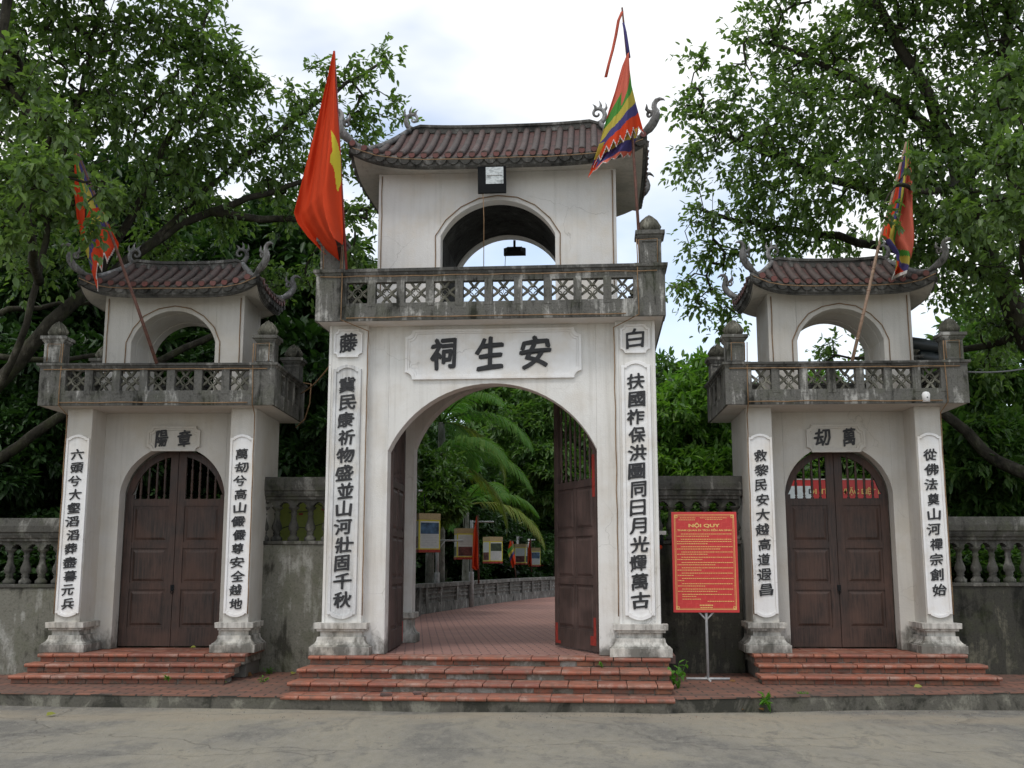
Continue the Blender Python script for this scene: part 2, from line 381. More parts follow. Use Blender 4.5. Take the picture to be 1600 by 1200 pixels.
def make_roof(g, cx, cy, We, De, Wr, ze, zr, lift, wallx, wally, zwall, sp, rb, orn, tipw):
    def S(x, y):
        q = min((De - abs(y)) / De, (We - abs(x)) / (We - Wr)); q = max(0, min(1, q))
        return ze + (zr - ze) * (.72 * q + .28 * q * q) + lift * (min(1, abs(x) / We) ** 5) * (min(1, abs(y) / De) ** 4) + .05 * (min(1, abs(x) / Wr)) ** 3 * q
    rf = MB()
    nx, ny = 44, 24
    vs = [(cx + We * (-1 + 2 * i / nx), cy + De * (-1 + 2 * j / ny), S(We * (-1 + 2 * i / nx), De * (-1 + 2 * j / ny))) for j in range(ny + 1) for i in range(nx + 1)]
    rf.add(vs, [(j * (nx + 1) + i, j * (nx + 1) + i + 1, (j + 1) * (nx + 1) + i + 1, (j + 1) * (nx + 1) + i) for j in range(ny) for i in range(nx)], 0, True)
    # outline of the eave
    K = 40
    edge = [(-We + 2 * We * i / K, -De) for i in range(K)] + [(We, -De + 2 * De * i / K) for i in range(K)] + [(We - 2 * We * i / K, De) for i in range(K)] + [(-We, De - 2 * De * i / K) for i in range(K)]
    sh = lambda e, k: (e[0] * (1 + k / We), e[1] * (1 + k / De))
    rings = []
    for k, dz in ((.0, .004), (.02, -.03), (.0, -.06), (.0, -.13), (-.04, -.17)):
        rings.append([(cx + sh(e, k)[0], cy + sh(e, k)[1], S(*e) + dz) for e in edge])
    roof = rf.build('roof', [TILE], g)
    ev = MB(); ev.loft(rings, 0, False, False)
    # scalloped drip tiles under the eave
    for side in range(4):
        L = We if side % 2 == 0 else De
        n = int(2 * L / sp * 1.0)
        for i in range(n):
            t = -L + (i + .5) * 2 * L / n
            p = [(t, -De), (We, t), (-t, De), (-We, -t)][side]
            d = [(0, -1), (1, 0), (0, 1), (-1, 0)][side]; tx, ty = -d[1], d[0]
            z = S(*p) - .045
            ol = [(-1, 0), (-.8, -.55), (-.4, -.9), (0, -1), (.4, -.9), (.8, -.55), (1, 0)]
            r = sp * .46
            f0 = [(cx + p[0] + d[0] * .028 + tx * a * r, cy + p[1] + d[1] * .028 + ty * a * r, z + b * r * .95) for a, b in ol]
            f1 = [(q[0] - d[0] * .02, q[1] - d[1] * .02, q[2]) for q in f0]
            m = len(ol)
            ev.add(f0 + f1, [tuple(range(m)), tuple(reversed(range(m, 2 * m)))] + [(k, k + m, (k + 1) % m + m, (k + 1) % m) for k in range(m)])
    ev.build('eave', CONCD, roof)
    so = MB()       # plastered soffit from the eave in to the wall head
    kx = wallx / We; ky = wally / De
    outer = [(cx + e[0] * .98, cy + e[1] * .98, S(*e) - .165) for e in edge]
    mid = [(cx + e[0] * (kx + 1) / 2, cy + e[1] * (ky + 1) / 2, (S(*e) - .165) * .4 + zwall * .6 + .005) for e in edge]
    inner = [(cx + e[0] * kx * .97, cy + e[1] * ky * .97, zwall) for e in edge]
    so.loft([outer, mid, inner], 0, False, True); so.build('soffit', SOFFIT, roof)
    tb = MB()
    for s in (-1, 1):
        n = int((We * .985) / sp)
        for i in range(-n, n + 1):
            x = i * sp
            yh = -De if abs(x) <= Wr else -De * ((abs(x) - Wr) / (We - Wr))
            yend = 0 if abs(x) <= Wr else De * (1 - (We - abs(x)) / (We - Wr))
            L = De - yend
            if L < .06: continue
            pts = [(cx + x, cy + s * (De + .035 - (L + .035) * k / 8), S(x, De - L * k / 8 if k else De) + rb * .35) for k in range(9)]
            tb.tube(pts, rb, 8)
            tb.tube([(cx + x, cy + s * (De + .036), pts[0][2]), (cx + x, cy + s * (De + .046), pts[0][2])], rb * .86, 10, 1)
        n = int(De * .97 / sp)
        for j in range(-n, n + 1):
            y = j * sp; L = (We - Wr) * (1 - abs(y) / De)
            if L < .06: continue
            pts = [(cx + s * (We + .035 - (L + .035) * k / 6), cy + y, S(We - L * k / 6 if k else We, y) + rb * .35) for k in range(7)]
            tb.tube(pts, rb, 8)
            tb.tube([(cx + s * (We + .036), cy + y, pts[0][2]), (cx + s * (We + .046), cy + y, pts[0][2])], rb * .86, 10, 1)
    tb.build('roof_tiles', [BARR, TEND], roof)
    rg = MB()
    zz = lambda x: S(x, 0)
    sec = [(-.055, -.03), (-.055, .05), (-.075, .06), (-.075, .10), (.075, .10), (.075, .06), (.055, .05), (.055, -.03)]
    rg.loft([[(cx + x, cy + a, zz(x) + b) for a, b in sec] for x in [-Wr - .04 + (2 * Wr + .08) * i / 16 for i in range(17)]])
    rg.build('ridge', CONCD, roof)
    for s in (-1, 1):
        om = MB(); scroll(om, (cx + s * (Wr - .04 * orn), cy, zr + .08), 0, 0, orn, ydir=(s, 0), flames=3)
        om.build('ridge_ornament', ORN, roof)
        for q in (-1, 1):
            hp = MB(); pts = []; rad = []
            for k in range(13):
                t = k / 12; x = Wr + (We - Wr) * t; y = De * t
                pts.append((cx + s * x, cy + q * y, S(x, y) + .05)); rad.append(tipw * (.62 + .16 * t))
            d = Vector((s * 1.0, q * .62, 0)).normalized(); e = Vector(pts[-1]); u = tipw / .066
            # the corner sweeps up into a curled tip
            for a, b, r in ((.05, .03, .95), (.11, .085, .95), (.155, .15, .92), (.175, .215, .82), (.165, .275, .68), (.14, .325, .6), (.145, .375, .56), (.18, .415, .5), (.235, .425, .38), (.285, .405, .22), (.315, .38, .06)):
                pts.append(tuple(e + d * a * u + Vector((0, 0, b * u)))); rad.append(tipw * r)
            hp.tube(pts, rad, 8, 0)
            c = e + d * .07 * u + Vector((0, 0, .235 * u)); sp_pts = []; sr = []
            for k in range(15):      # the little volute inside the curl
                th = R(-30 + 32 * k); rr = .058 * u * (1 - k / 19)
                sp_pts.append(c + d * math.cos(th) * rr + Vector((0, 0, math.sin(th) * rr))); sr.append(.026 * u * (1 - k / 30))
            hp.tube(sp_pts, sr, 6)
            hp.tube([c + Vector((0, 0, .04 * u)), c - d * .05 * u + Vector((0, 0, .09 * u)), c - d * .045 * u + Vector((0, 0, .17 * u))], [.03 * u, .026 * u, .004 * u], 6)
            hp.build('hip_ornament', ORN, roof)

def bud(mb, cx, cy, z, s):
    prof = [(0, .62), (.05, .70), (.12, .66), (.16, .78), (.34, .92), (.52, .80), (.70, .52), (.86, .22), (1, .02)]
    mb.lathe(cx, cy, [(z + a * s * 1.0, b * s * .56) for a, b in prof], 10)
    for k in range(6):
        th = k * math.pi / 3
        mb.tube([(cx + .40 * s * math.cos(th), cy + .40 * s * math.sin(th), z + .12 * s), (cx + .50 * s * math.cos(th), cy + .50 * s * math.sin(th), z + .34 * s), (cx + .34 * s * math.cos(th), cy + .34 * s * math.sin(th), z + .66 * s), (cx + .12 * s * math.cos(th), cy + .12 * s * math.sin(th), z + .93 * s)], [.09 * s, .12 * s, .08 * s, .01 * s], 5)

def door_leaf(g, name, hinge, lw, c_off, arch, zrail, ncol, ang, side, mat, th=.05, nb=4):
    """half of an arched double door; hinge = local point of its foot; side = +1 when it reaches towards +x from the hinge"""
    z0 = hinge[2]; a, zs, rise = arch
    rad = (a * a + rise * rise) / (2 * rise); zc = zs + rise - rad
    zt = lambda x: zc + math.sqrt(max(0, rad * rad - (a - x) ** 2))          # x from the hinge
    zin = lambda x, k: zc + math.sqrt(max(.0001, (rad - k) ** 2 - (a - x) ** 2)) if abs(a - x) < rad - k else zs
    lf = bpy.data.objects.new('x', None)
    mb = MB(); sw = .11; X = lambda x: side * x
    def bx(x0, x1, za, zb, t=th): mb.box(min(X(x0), X(x1)), max(X(x0), X(x1)), -t / 2, t / 2, za - z0, zb - z0)
    zmt = zt(lw - sw) - .0
    bx(0, sw, z0 + .02, zs, th); bx(lw - sw - .004, lw - .004, z0 + .02, zt(lw - sw) - .012, th)
    bx(sw, lw - sw, z0 + .022, z0 + .28, th - .004)
    bx(sw, lw - sw, zrail - .1, zrail, th - .004)
    zs_p = [z0 + .28]; hgt = (zrail - .1 - (z0 + .28))
    fr = (.36, .70, 1.0)
    prev = z0 + .28
    for i, q in enumerate(fr):
        zb = z0 + .28 + hgt * q - (.0 if i == 2 else .09)
        cols = [(sw, lw - sw)] if ncol == 1 else [(sw, lw / 2 - .04), (lw / 2 + .04, lw - sw)]
        if ncol == 2: bx(lw / 2 - .04, lw / 2 + .04, prev, zb, th - .008)
        for xa, xb in cols:
            bx(xa, xb, prev, zb, .016)
            m = .055
            mb.loft([[(X(xa + m * k), yy, prev + m * k - z0), (X(xb - m * k), yy, prev + m * k - z0), (X(xb - m * k), yy, zb - m * k - z0), (X(xa + m * k), yy, zb - m * k - z0)] for k, yy in ((.5, -.0085), (1.1, -.022))])
            mb.loft([[(X(xa + m * k), yy, prev + m * k - z0), (X(xb - m * k), yy, prev + m * k - z0), (X(xb - m * k), yy, zb - m * k - z0), (X(xa + m * k), yy, zb - m * k - z0)] for k, yy in ((.5, .0085), (1.1, .022))])
        if i < 2: bx(sw, lw - sw, zb, zb + .09, th - .004)
        prev = zb + .09
    n = 16                                                                   # arched top rail
    xs = [0 + (lw - sw) * i / n for i in range(n + 1)]
    bw = .10
    for i in range(n):
        q = [(xs[i], max(zs - .02, zin(xs[i], bw))), (xs[i + 1], max(zs - .02, zin(xs[i + 1], bw))), (xs[i + 1], zt(xs[i + 1]) - .006), (xs[i], zt(xs[i]) - .006)]
        vs = [(X(x), y, z - z0) for y in (-th / 2 + .002, th / 2 - .002) for x, z in q]
        mb.add(vs, [(0, 1, 2, 3), (7, 6, 5, 4), (0, 4, 5, 1), (3, 2, 6, 7), (0, 3, 7, 4), (1, 5, 6, 2)])
    o = mb.build(name, mat, g, .004)
    o.location = hinge; o.rotation_euler = (0, 0, ang)
    for k in range(nb):
        x = sw + .03 + (lw - 2 * sw - .06) * (k + .5) / nb; h = max(.12, zin(x, bw) - zrail + .015)
        p = [(0, .022), (.03, .024), (.06, .012), (.10, .02), (.14, .011), (.22, .02), (.45, .017), (.68, .021), (.76, .011), (.82, .021), (.88, .012), (.95, .018), (1, .015)]
        b = MB(); b.lathe(X(x), 0, [(zrail - z0 - .005 + q * h, r) for q, r in p], 8); b.build('baluster', mat, o)
    return o

def gate(P):
    g = thing(P['name'], P['label'], 'gate', P['loc'], -R(P['yaw']))
    Wd, pw, rec, th, dep, zb, zf = P['W'], P['pw'], P['rec'], P['th'], P['dep'], P['zb'], .48
    # --- lower storey
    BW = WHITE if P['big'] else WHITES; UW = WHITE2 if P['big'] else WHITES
    mb = MB(); c, a, zs, rise = P['arch']
    arch_wall(mb, -Wd + .05, Wd - .05, zf, zb - .001, c, a, zs, rise, rec, rec + th)
    mb.build('front_wall', BW, g, .006)
    for s in (-1, 1):
        m = MB(); m.box(min(s * (Wd - .012), s * (Wd - .30)), max(s * (Wd - .012), s * (Wd - .30)), .03, dep, zf - .33, zb - .002); m.build('side_wall', BW, g, .006)
    m = MB(); rc, ra, rzs, rrise, ry0, ry1 = P['rear']
    arch_wall(m, -Wd + .28, Wd - .28, zf, zb - .002, rc, ra, rzs, rrise, ry0, ry1)
    m.build('rear_wall', BW, g, .006)
    if P['big']:
        for s in (-1, 1):
            m = MB(); m.rectprof(min(s * (ra + .02), s * (Wd - .32)), max(s * (ra + .02), s * (Wd - .32)), ry0 - .02, ry0 + .2, [(zf, .10), (zf + .12, .10), (zf + .15, .06), (zf + .24, .02), (zf + .33, .03), (zf + .36, .08), (zf + .44, .08)])
            m.build('rear_plinth', PLINTH, g, .006)
    # --- pilasters with their plinths
    for s in (-1, 1):
        x0, x1 = (-Wd, -Wd + pw) if s < 0 else (Wd - pw, Wd)
        m = MB(); m.box(x0, x1, 0, rec + .03, zf, zb - .003); pil = m.build('pilaster', BW, g, .006)
        if P['big']:
            m = MB(); t = .045
            for xa in (x0 + .0, x1 - t): m.box(xa + .004, xa + t - .004, -.016, .004, zf + .4, zb - .006)
            m.build('edge_strip', BW, pil, .004)
        k = P['plk']
        prof = [(zf, .128), (zf + .105 * k, .128), (zf + .107 * k, .108), (zf + .125 * k, .108), (zf + .127 * k, .094), (zf + .15 * k, .070), (zf + .18 * k, .052), (zf + .225 * k, .045), (zf + .227 * k, .012), (zf + .295 * k, .012), (zf + .297 * k, .05), (zf + .328 * k, .052), (zf + .330 * k, .082), (zf + .405 * k, .085)]
        m = MB(); m.rectprof(x0, x1, 0, rec + .01, prof, back=False); m.build('plinth', PLINTH, pil, .0025)
        # couplet panel
        cz0, cz1 = P['coup_z']; cxp = (x0 + x1) / 2; ca = pw / 2 - P['cm']
        yb = -.004
        o1 = [(cxp + x, z) for x, z in couplet_outline(ca, cz0, cz1, P['cs'])]
        o2 = [(cxp + x, z) for x, z in couplet_outline(ca - P['cf'], cz0 + P['cf'] * 1.1, cz1 - P['cf'] * 1.1, P['cs'] * .9)]
        m = MB(); m.ring(o1, o2, -.034, yb); m.prism(o2, -.014, yb)
        cp = m.build('couplet_panel', PANEL if not (P['big'] and s < 0) else AGEDP, g, .003)
        txt = P['couplets'][0 if s < 0 else 1]; n = len(txt); zt, zl = P['coup_t']
        m = MB(); gap = (zt - zl) / n
        for i, ch in enumerate(txt):
            han(m, ch, cxp + .012 * math.sin(i * 2.3), zt - gap * (i + .5), P['cw'] * (1 + .06 * math.sin(i * 1.7)), gap * P['ch'], -.028, -.012, .030 if P['big'] else .022)
        m.build('lettering', INK, cp)
        if P['big']:
            q = notched(x0 + .07, x1 - .07, 4.40, 4.79, .055); q2 = notched(x0 + .095, x1 - .095, 4.425, 4.765, .05)
            m = MB(); m.ring(q, q2, -.034, -.004); m.prism(q2, -.015, -.004); cp = m.build('square_panel', PANEL, g, .003)
            m = MB(); han(m, P['tops'][0 if s < 0 else 1], cxp, 4.60, .235, .25, -.03, -.014, .026); m.build('lettering', INK, cp)
    # --- name panel over the arch
    x0, x1, z0, z1, r = P['panel']; y = rec
    q = notched(x0, x1, z0, z1, r); q2 = notched(x0 + .035, x1 - .035, z0 + .035, z1 - .035, r); q3 = notched(x0 + .06, x1 - .06, z0 + .06, z1 - .06, r)
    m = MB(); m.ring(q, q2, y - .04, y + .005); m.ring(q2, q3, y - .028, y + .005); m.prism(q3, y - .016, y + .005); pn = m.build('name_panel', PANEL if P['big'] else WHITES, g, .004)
    m = MB()
    for ch, cx, cz, w, h in P['name_txt']: han(m, ch, cx, cz, w, h, y - .032, y - .014, .040 if P['big'] else .030)
    m.build('lettering', INK, pn)
    # --- balcony
    bw, y0, y1 = P['bw'], -.28, P['by1']; zl, zl2, zc, zt = P['bal']     # lattice bottom/top, coping bottom/top
    m = MB(); m.box(-bw + .03, bw - .03, y0 + .03, y1 - .03, zb - .004, zb + .13); m.build('balcony_slab', UW, g)
    cw = P['cwid']; t = .12; n = P['nl']; lw = P['lw']
    br = MB()
    lat = None; LM = lattice_mesh(lw, zl2 - zl)
    def run(p0, p1, nn, inward):
        """one side of the balustrade from p0 to p1, between the corner blocks"""
        nonlocal lat
        d = Vector((p1[0] - p0[0], p1[1] - p0[1], 0)); L = d.length; d.normalize(); nv = Vector((inward[0], inward[1], 0))
        M = Matrix(((d.x, nv.x, 0, p0[0]), (d.y, nv.y, 0, p0[1]), (0, 0, 1, 0), (0, 0, 0, 1)))
        br.box(0, L, .005, t, zb, zl, M=M); br.box(0, L, .007, t - .002, zl2, zc, M=M)
        pit = (L - 0) / nn; g0 = (pit - lw) / 2
        for i in range(nn + 1):
            xa = i * pit - g0; xb = i * pit + g0
            br.box(max(0, xa), min(L, xb), .0, t - .004, zl - .05, zl2 + .03, M=M)
        for i in range(nn):
            Mi = M @ Matrix.Translation((i * pit + pit / 2, t * .55, (zl + zl2) / 2))
            if lat is None:
                lat = LM.build('lattice_panel', LATT, g); lat.matrix_local = Mi
            else: twin(lat, g, Mi)
    run((-bw + cw, y0), (bw - cw, y0), n, (0, 1)); run((bw - cw, y1), (-bw + cw, y1), n, (0, -1))
    run((bw, y0 + cw), (bw, y1 - cw), P['ns'], (-1, 0)); run((-bw, y1 - cw), (-bw, y0 + cw), P['ns'], (1, 0))
    br.build('balustrade', CONC, g, .005)
    cp = MB()
    e = .035
    for (xa, xb, ya, yb) in ((-bw + cw * .9, bw - cw * .9, y0, y0 + t), (-bw + cw * .9, bw - cw * .9, y1 - t, y1), (-bw, -bw + t, y0 + cw * .9, y1 - cw * .9), (bw - t, bw, y0 + cw * .9, y1 - cw * .9)):
        cp.rectprof(xa, xb, ya, yb, [(zc, .006), (zc + .02, .012), (zc + (zt - zc) * .45, .018), (zc + (zt - zc) * .5, e), (zt, e + .004)])
    cp.build('coping', CONCD, g, .004)
    for sx in (-1, 1):
        for yy in (y0, y1 - cw):
            x = bw - cw if sx > 0 else -bw
            m = MB(); m.box(x - .004, x + cw + .004, yy - .004, yy + cw + .004, zb - .001, zc + .001)
            m.rectprof(x, x + cw, yy, yy + cw, [(zc, .006), (zc + .02, .014), (zc + (zt - zc) * .45, .02), (zc + (zt - zc) * .5, e + .004), (zt + .003, e + .008)])
            pz = P['postz']; q = P['pin']
            m.box(x + q, x + cw - q, yy + q, yy + cw - q, zt, pz)
            m.ring([(x + q + .004, zt + .02), (x + cw - q - .004, zt + .02), (x + cw - q - .004, pz - .01), (x + q + .004, pz - .01)], [(x + q + .035, zt + .05), (x + cw - q - .035, zt + .05), (x + cw - q - .035, pz - .04), (x + q + .035, pz - .04)], yy + q - .014, yy + q + .004)
            m.rectprof(x + q, x + cw - q, yy + q, yy + cw - q, [(pz, .0), (pz + .03, .025), (pz + .05, .028), (pz + .055, .05), (pz + P['pcap'], .05)])
            po = m.build('corner_post', CONC if sx * (1 if yy == y0 else -1) else CONCD, g, .005)
            f = MB(); bud(f, x + cw / 2, yy + cw / 2, pz + P['pcap'] - .005, P['tip'] - pz - P['pcap']); f.build('finial', LATT, po)
    # --- pavilion on the balcony
    hx, hw, hy0, hy1, hz = P['house']; hc, ha, hzs, hr = P['harch']
    m = MB(); arch_wall(m, hx - hw, hx + hw, zb + .12, hz, hc, ha, hzs, hr, hy0, hy0 + .22); m.build('pavilion_front_wall', UW, g, .006)
    m = MB(); arch_wall(m, hx - hw, hx + hw, zb + .12, hz, hc + P['hback'], ha * .96, hzs, hr * .96, hy1 - .22, hy1); m.build('pavilion_rear_wall', UW, g, .006)
    for s in (-1, 1):
        m = MB(); m.box(min(hx + s * (hw - .003), hx + s * (hw - .22)), max(hx + s * (hw - .003), hx + s * (hw - .22)), hy0 + .218, hy1 - .218, zb + .12, hz - .002); m.build('pavilion_side_wall', UW, g)
    m = MB(); m.box(hx - hw + .01, hx + hw - .01, hy0 + .01, hy1 - .01, hz - .02, hz + .1); m.build('pavilion_ceiling', UW, g)
    m = MB(); arch_wall(m, hx - hw + .215, hx + hw - .215, zb + .125, hz - .022, hc + P['hback'] * .5, ha * .99, hzs, hr * .99, hy0 + .215, hy1 - .215); m.build('vault', VAULTD if P['big'] else UW, g)
    make_roof(g, *P['roof'])
    # --- doors
    for d in P['doors']: door_leaf(g, *d)
    return g

AGEDP = plaster("aged_panel_plaster", (.70, .70, .69), (.2, .2, .2), .55, .3)

CA, CY = 4.5, Vector((-.2224, 14.3396, 0))
ca = R(CA)
C_LOC = (CY.x - .07 * math.cos(ca), CY.y + .07 * math.sin(ca), 0)
central = gate(dict(name='temple_gate', label='tall central white gate with open doors and a red star flag beside its tiled pavilion', loc=C_LOC, yaw=CA, big=True,
    W=2.2, pw=.53, rec=.12, th=.25, dep=3.42, zb=4.845, arch=(.01, 1.4, 3.14, .90), rear=(.0, 1.40, 3.4, 1.0, 2.28, 2.58), plk=1.0,
    coup_z=(.93, 4.30), cm=.075, cs=.06, cf=.04, coup_t=(4.14, 1.06), cw=.215, ch=.84,
    couplets=("冀民康祈物盛並山河壯固千秋", "扶國祚保洪圖同日月光輝萬古"), tops=("藤", "白"),
    panel=(-1.17, 1.22, 4.10, 4.79, .10), name_txt=(("祠", -.64, 4.455, .34, .42), ("生", -.01, 4.45, .36, .42), ("安", .60, 4.455, .37, .42)),
    bw=2.33, by1=3.70, bal=(5.085, 5.37, 5.465, 5.55), cwid=.36, nl=10, ns=9, lw=.285, postz=5.90, pin=.035, pcap=.11, tip=6.28,
    house=(.01, 1.72, .72, 2.62, 7.27), harch=(.03, .825, 6.30, .52), hback=.02,
    roof=(.05, 1.66, 2.10, 1.36, 1.46, 7.33, 8.24, .24, 1.72, .95, 7.24, .172, .050, .36, .066),
    doors=[('door_leaf', (-1.39, .36, .48), 1.38, 0, (1.4, 3.14, .90), 2.78, 2, R(93), 1, WOODR, .055, 7), ('door_leaf', (1.41, .36, .48), 1.38, 0, (1.4, 3.14, .90), 2.78, 2, R(-64), -1, WOODR, .055, 7)]))

def side_gate(label, loc, yaw, cpl, nm, hx, panel, arch_c):
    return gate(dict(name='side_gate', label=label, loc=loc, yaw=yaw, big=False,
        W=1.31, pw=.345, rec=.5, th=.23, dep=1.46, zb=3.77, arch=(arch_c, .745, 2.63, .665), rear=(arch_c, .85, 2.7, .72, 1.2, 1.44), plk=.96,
        coup_z=(.935, 3.40), cm=.012, cs=.05, cf=.03, coup_t=cpl[2], cw=.165, ch=.76, couplets=cpl[:2], tops=None,
        panel=panel, name_txt=nm, bw=1.615, by1=1.68, bal=(3.975, 4.255, 4.285, 4.35), cwid=.30, nl=7, ns=3, lw=.265, postz=4.64, pin=.025, pcap=.10, tip=4.985,
        house=(hx, 1.0, .25, 1.19, 5.44), harch=(hx, .60, 4.75, .46), hback=0,
        roof=(hx, .72, 1.27, .80, .80, 5.50, 5.955, .17, 1.0, .47, 5.43, .16, .050, .31, .056),
        doors=[('door_leaf', (arch_c - .735, .76, .48), .735, 0, (.74, 2.62, .65), 2.56, 1, 0, 1, WOOD, .05, 4), ('door_leaf', (arch_c + .735, .76, .48), .735, 0, (.74, 2.62, .65), 2.56, 1, 0, -1, WOOD, .05, 4)]))
def placed(ox, oy, a, u): return (ox + u * math.cos(R(a)), oy - u * math.sin(R(a)), 0)
L_LOC = placed(-4.8915, 14.9333, 1.0, .045); R_LOC = placed(4.5197, 14.7795, 3.0, .01)
left = side_gate('small white side gate on the left with closed dark doors and a torn festival flag', L_LOC, 1.0,
    ("六頭兮大壑滔滔葬盡暮元兵", "萬刧兮高山儼儼尊安全越地", (3.22, 1.02)), (("陽", -.155, 3.40, .17, .23), ("章", .175, 3.40, .18, .23)), .02, (-.36, .40, 3.22, 3.58, .06), .03)
right = side_gate('small white side gate on the right with closed dark doors and a leaning bamboo flagpole', R_LOC, 3.0,
    ("救黎民安大越高道遐昌", "從佛法奠山河禪宗創始", (3.20, 1.20)), (("刧", -.175, 3.40, .21, .24), ("萬", .195, 3.405, .17, .24)), .085, (-.40, .42, 3.19, 3.585, .07), .02)

for gg in (left, right):
    lf = [c for c in gg.children if c.name.startswith('door_leaf')][0]
    m = MB(); m.box(.705, .755, -.034, -.024, .79, .87); m.tube([(.73, -.04, .80), (.75, -.04, .77), (.73, -.04, .74), (.71, -.04, .77), (.73, -.04, .80)], .006, 5); m.build('latch', DARKM, lf)
# red plates on the open door's corners
for o in [c for c in central.children if c.name.startswith('door_leaf')]:
    s = 1 if abs(o.rotation_euler.z - R(93)) < .1 else -1
    for yy in (-.031, .0275):
        for xa, xb, za, zb_ in ((1.27, 1.35, .06, .34),) if s > 0 else ((1.17, 1.35, .06, .10), (1.27, 1.35, .10, .34), (.03, .2, .10, .22), (.03, .1, .22, .46), (.02, .1, 2.05, 2.62)):
            m = MB(); m.box(min(s * xa, s * xb), max(s * xa, s * xb), yy, yy + .0035, za, zb_); m.build('corner_plate', REDP, o)

# ------------------------------------------------------------------ brick steps
def nose(mb, x0, x1, y0, y1, z, h=.045, mi=0):
    """a tread brick with a rounded front nosing"""
    j = random.uniform(-.004, .004); k = random.uniform(-.005, .004)
    sec = [(y1, z - h), (y0 + .012 + k, z - h), (y0 + .002 + k, z - h * .75), (y0 - .002 + k, z - h * .45), (y0 + .004 + k, z - h * .15), (y0 + .018 + k, z), (y1, z)]
    mb.loft([[(x, y, q + j) for y, q in sec] for x in (x0, x1)], mi)
def steps(name, label, loc, yaw, rows, tl, patch=False):
    """rows: (z, nosing y, x0, x1, back y), top first"""
    random.seed(len(label))
    g = thing(name, label, 'steps', loc, -R(yaw))
    core = MB()
    for i, (z, y, x0, x1, yb) in enumerate(rows):
        zb = rows[i + 1][0] if i + 1 < len(rows) else P_BASE
        core.box(x0 + .035 + .003 * i, x1 - .035 - .003 * i, y + .062, yb - .003 * i, zb - .03, z - .047)
        tr = MB(); x = x0; off = random.uniform(.3, .9)
        first = True
        while x < x1 - .03:
            L = tl * (off if first else random.uniform(.94, 1.06)); first = False
            xe = min(x1, x + L)
            if x1 - xe < .07: xe = x1
            dep_ = min(yb, y + .30)
            nose(tr, x + .005, xe - .005, y, dep_ - .004, z)
            if yb - dep_ > .06:
                yy = dep_
                while yy < yb - .03:
                    ye = min(yb, yy + .3); jz = random.uniform(-.003, .001) - .003
                    tr.box(x + .005, xe - .005, yy + .004, ye - .004, z - .04, z + jz); yy = ye
            x = xe
        tr.build('tread', TREAD, g, .004)
        ri = MB(); x = x0 + .02
        while x < x1 - .05:
            L = random.uniform(.2, .26); xe = min(x1 - .02, x + L)
            if not (patch and -1.2 < x < .95 and random.random() < .72):
                ri.box(x + .006, xe - .006, y + .046 + random.uniform(0, .008), y + .09, zb + .006, z - .05)
            x = xe
        if ri.v: ri.build('riser', RISER, g, .004)
    core.build('mortar_core', MORTAR, g)
    return g
P_BASE = .15
random.seed(4)
steps('brick_steps', 'wide red brick steps in front of the central open gate with a broken lowest edge', C_LOC, CA,
      [(.48, -.245, -2.31, 2.30, .36), (.37, -.80, -2.30, 2.27, -.1), (.26, -1.24, -2.29, 2.265, -.6)], .345, True)
st = steps('brick_kerb_step', 'lowest brick step at street level before the central gate, broken near its middle', C_LOC, CA,
      [(.155, -1.68, -2.24, 2.25, -1.15)], .36)
for c in st.children:
    if c.name.startswith('mortar_core'): c.scale.z = 1
steps('brick_steps', 'three weedy brick steps below the left side gate', L_LOC, 1.0, [(.48, -.30, -1.38, 1.37, .9), (.37, -.53, -1.44, 1.30, -.18), (.26, -.88, -1.48, 1.27, -.42)], .335)
steps('brick_steps', 'three clean brick steps below the right side gate', R_LOC, 3.0, [(.48, -.28, -1.37, 1.38, .9), (.37, -.52, -1.35, 1.54, -.16), (.26, -.86, -1.38, 1.58, -.40)], .335)

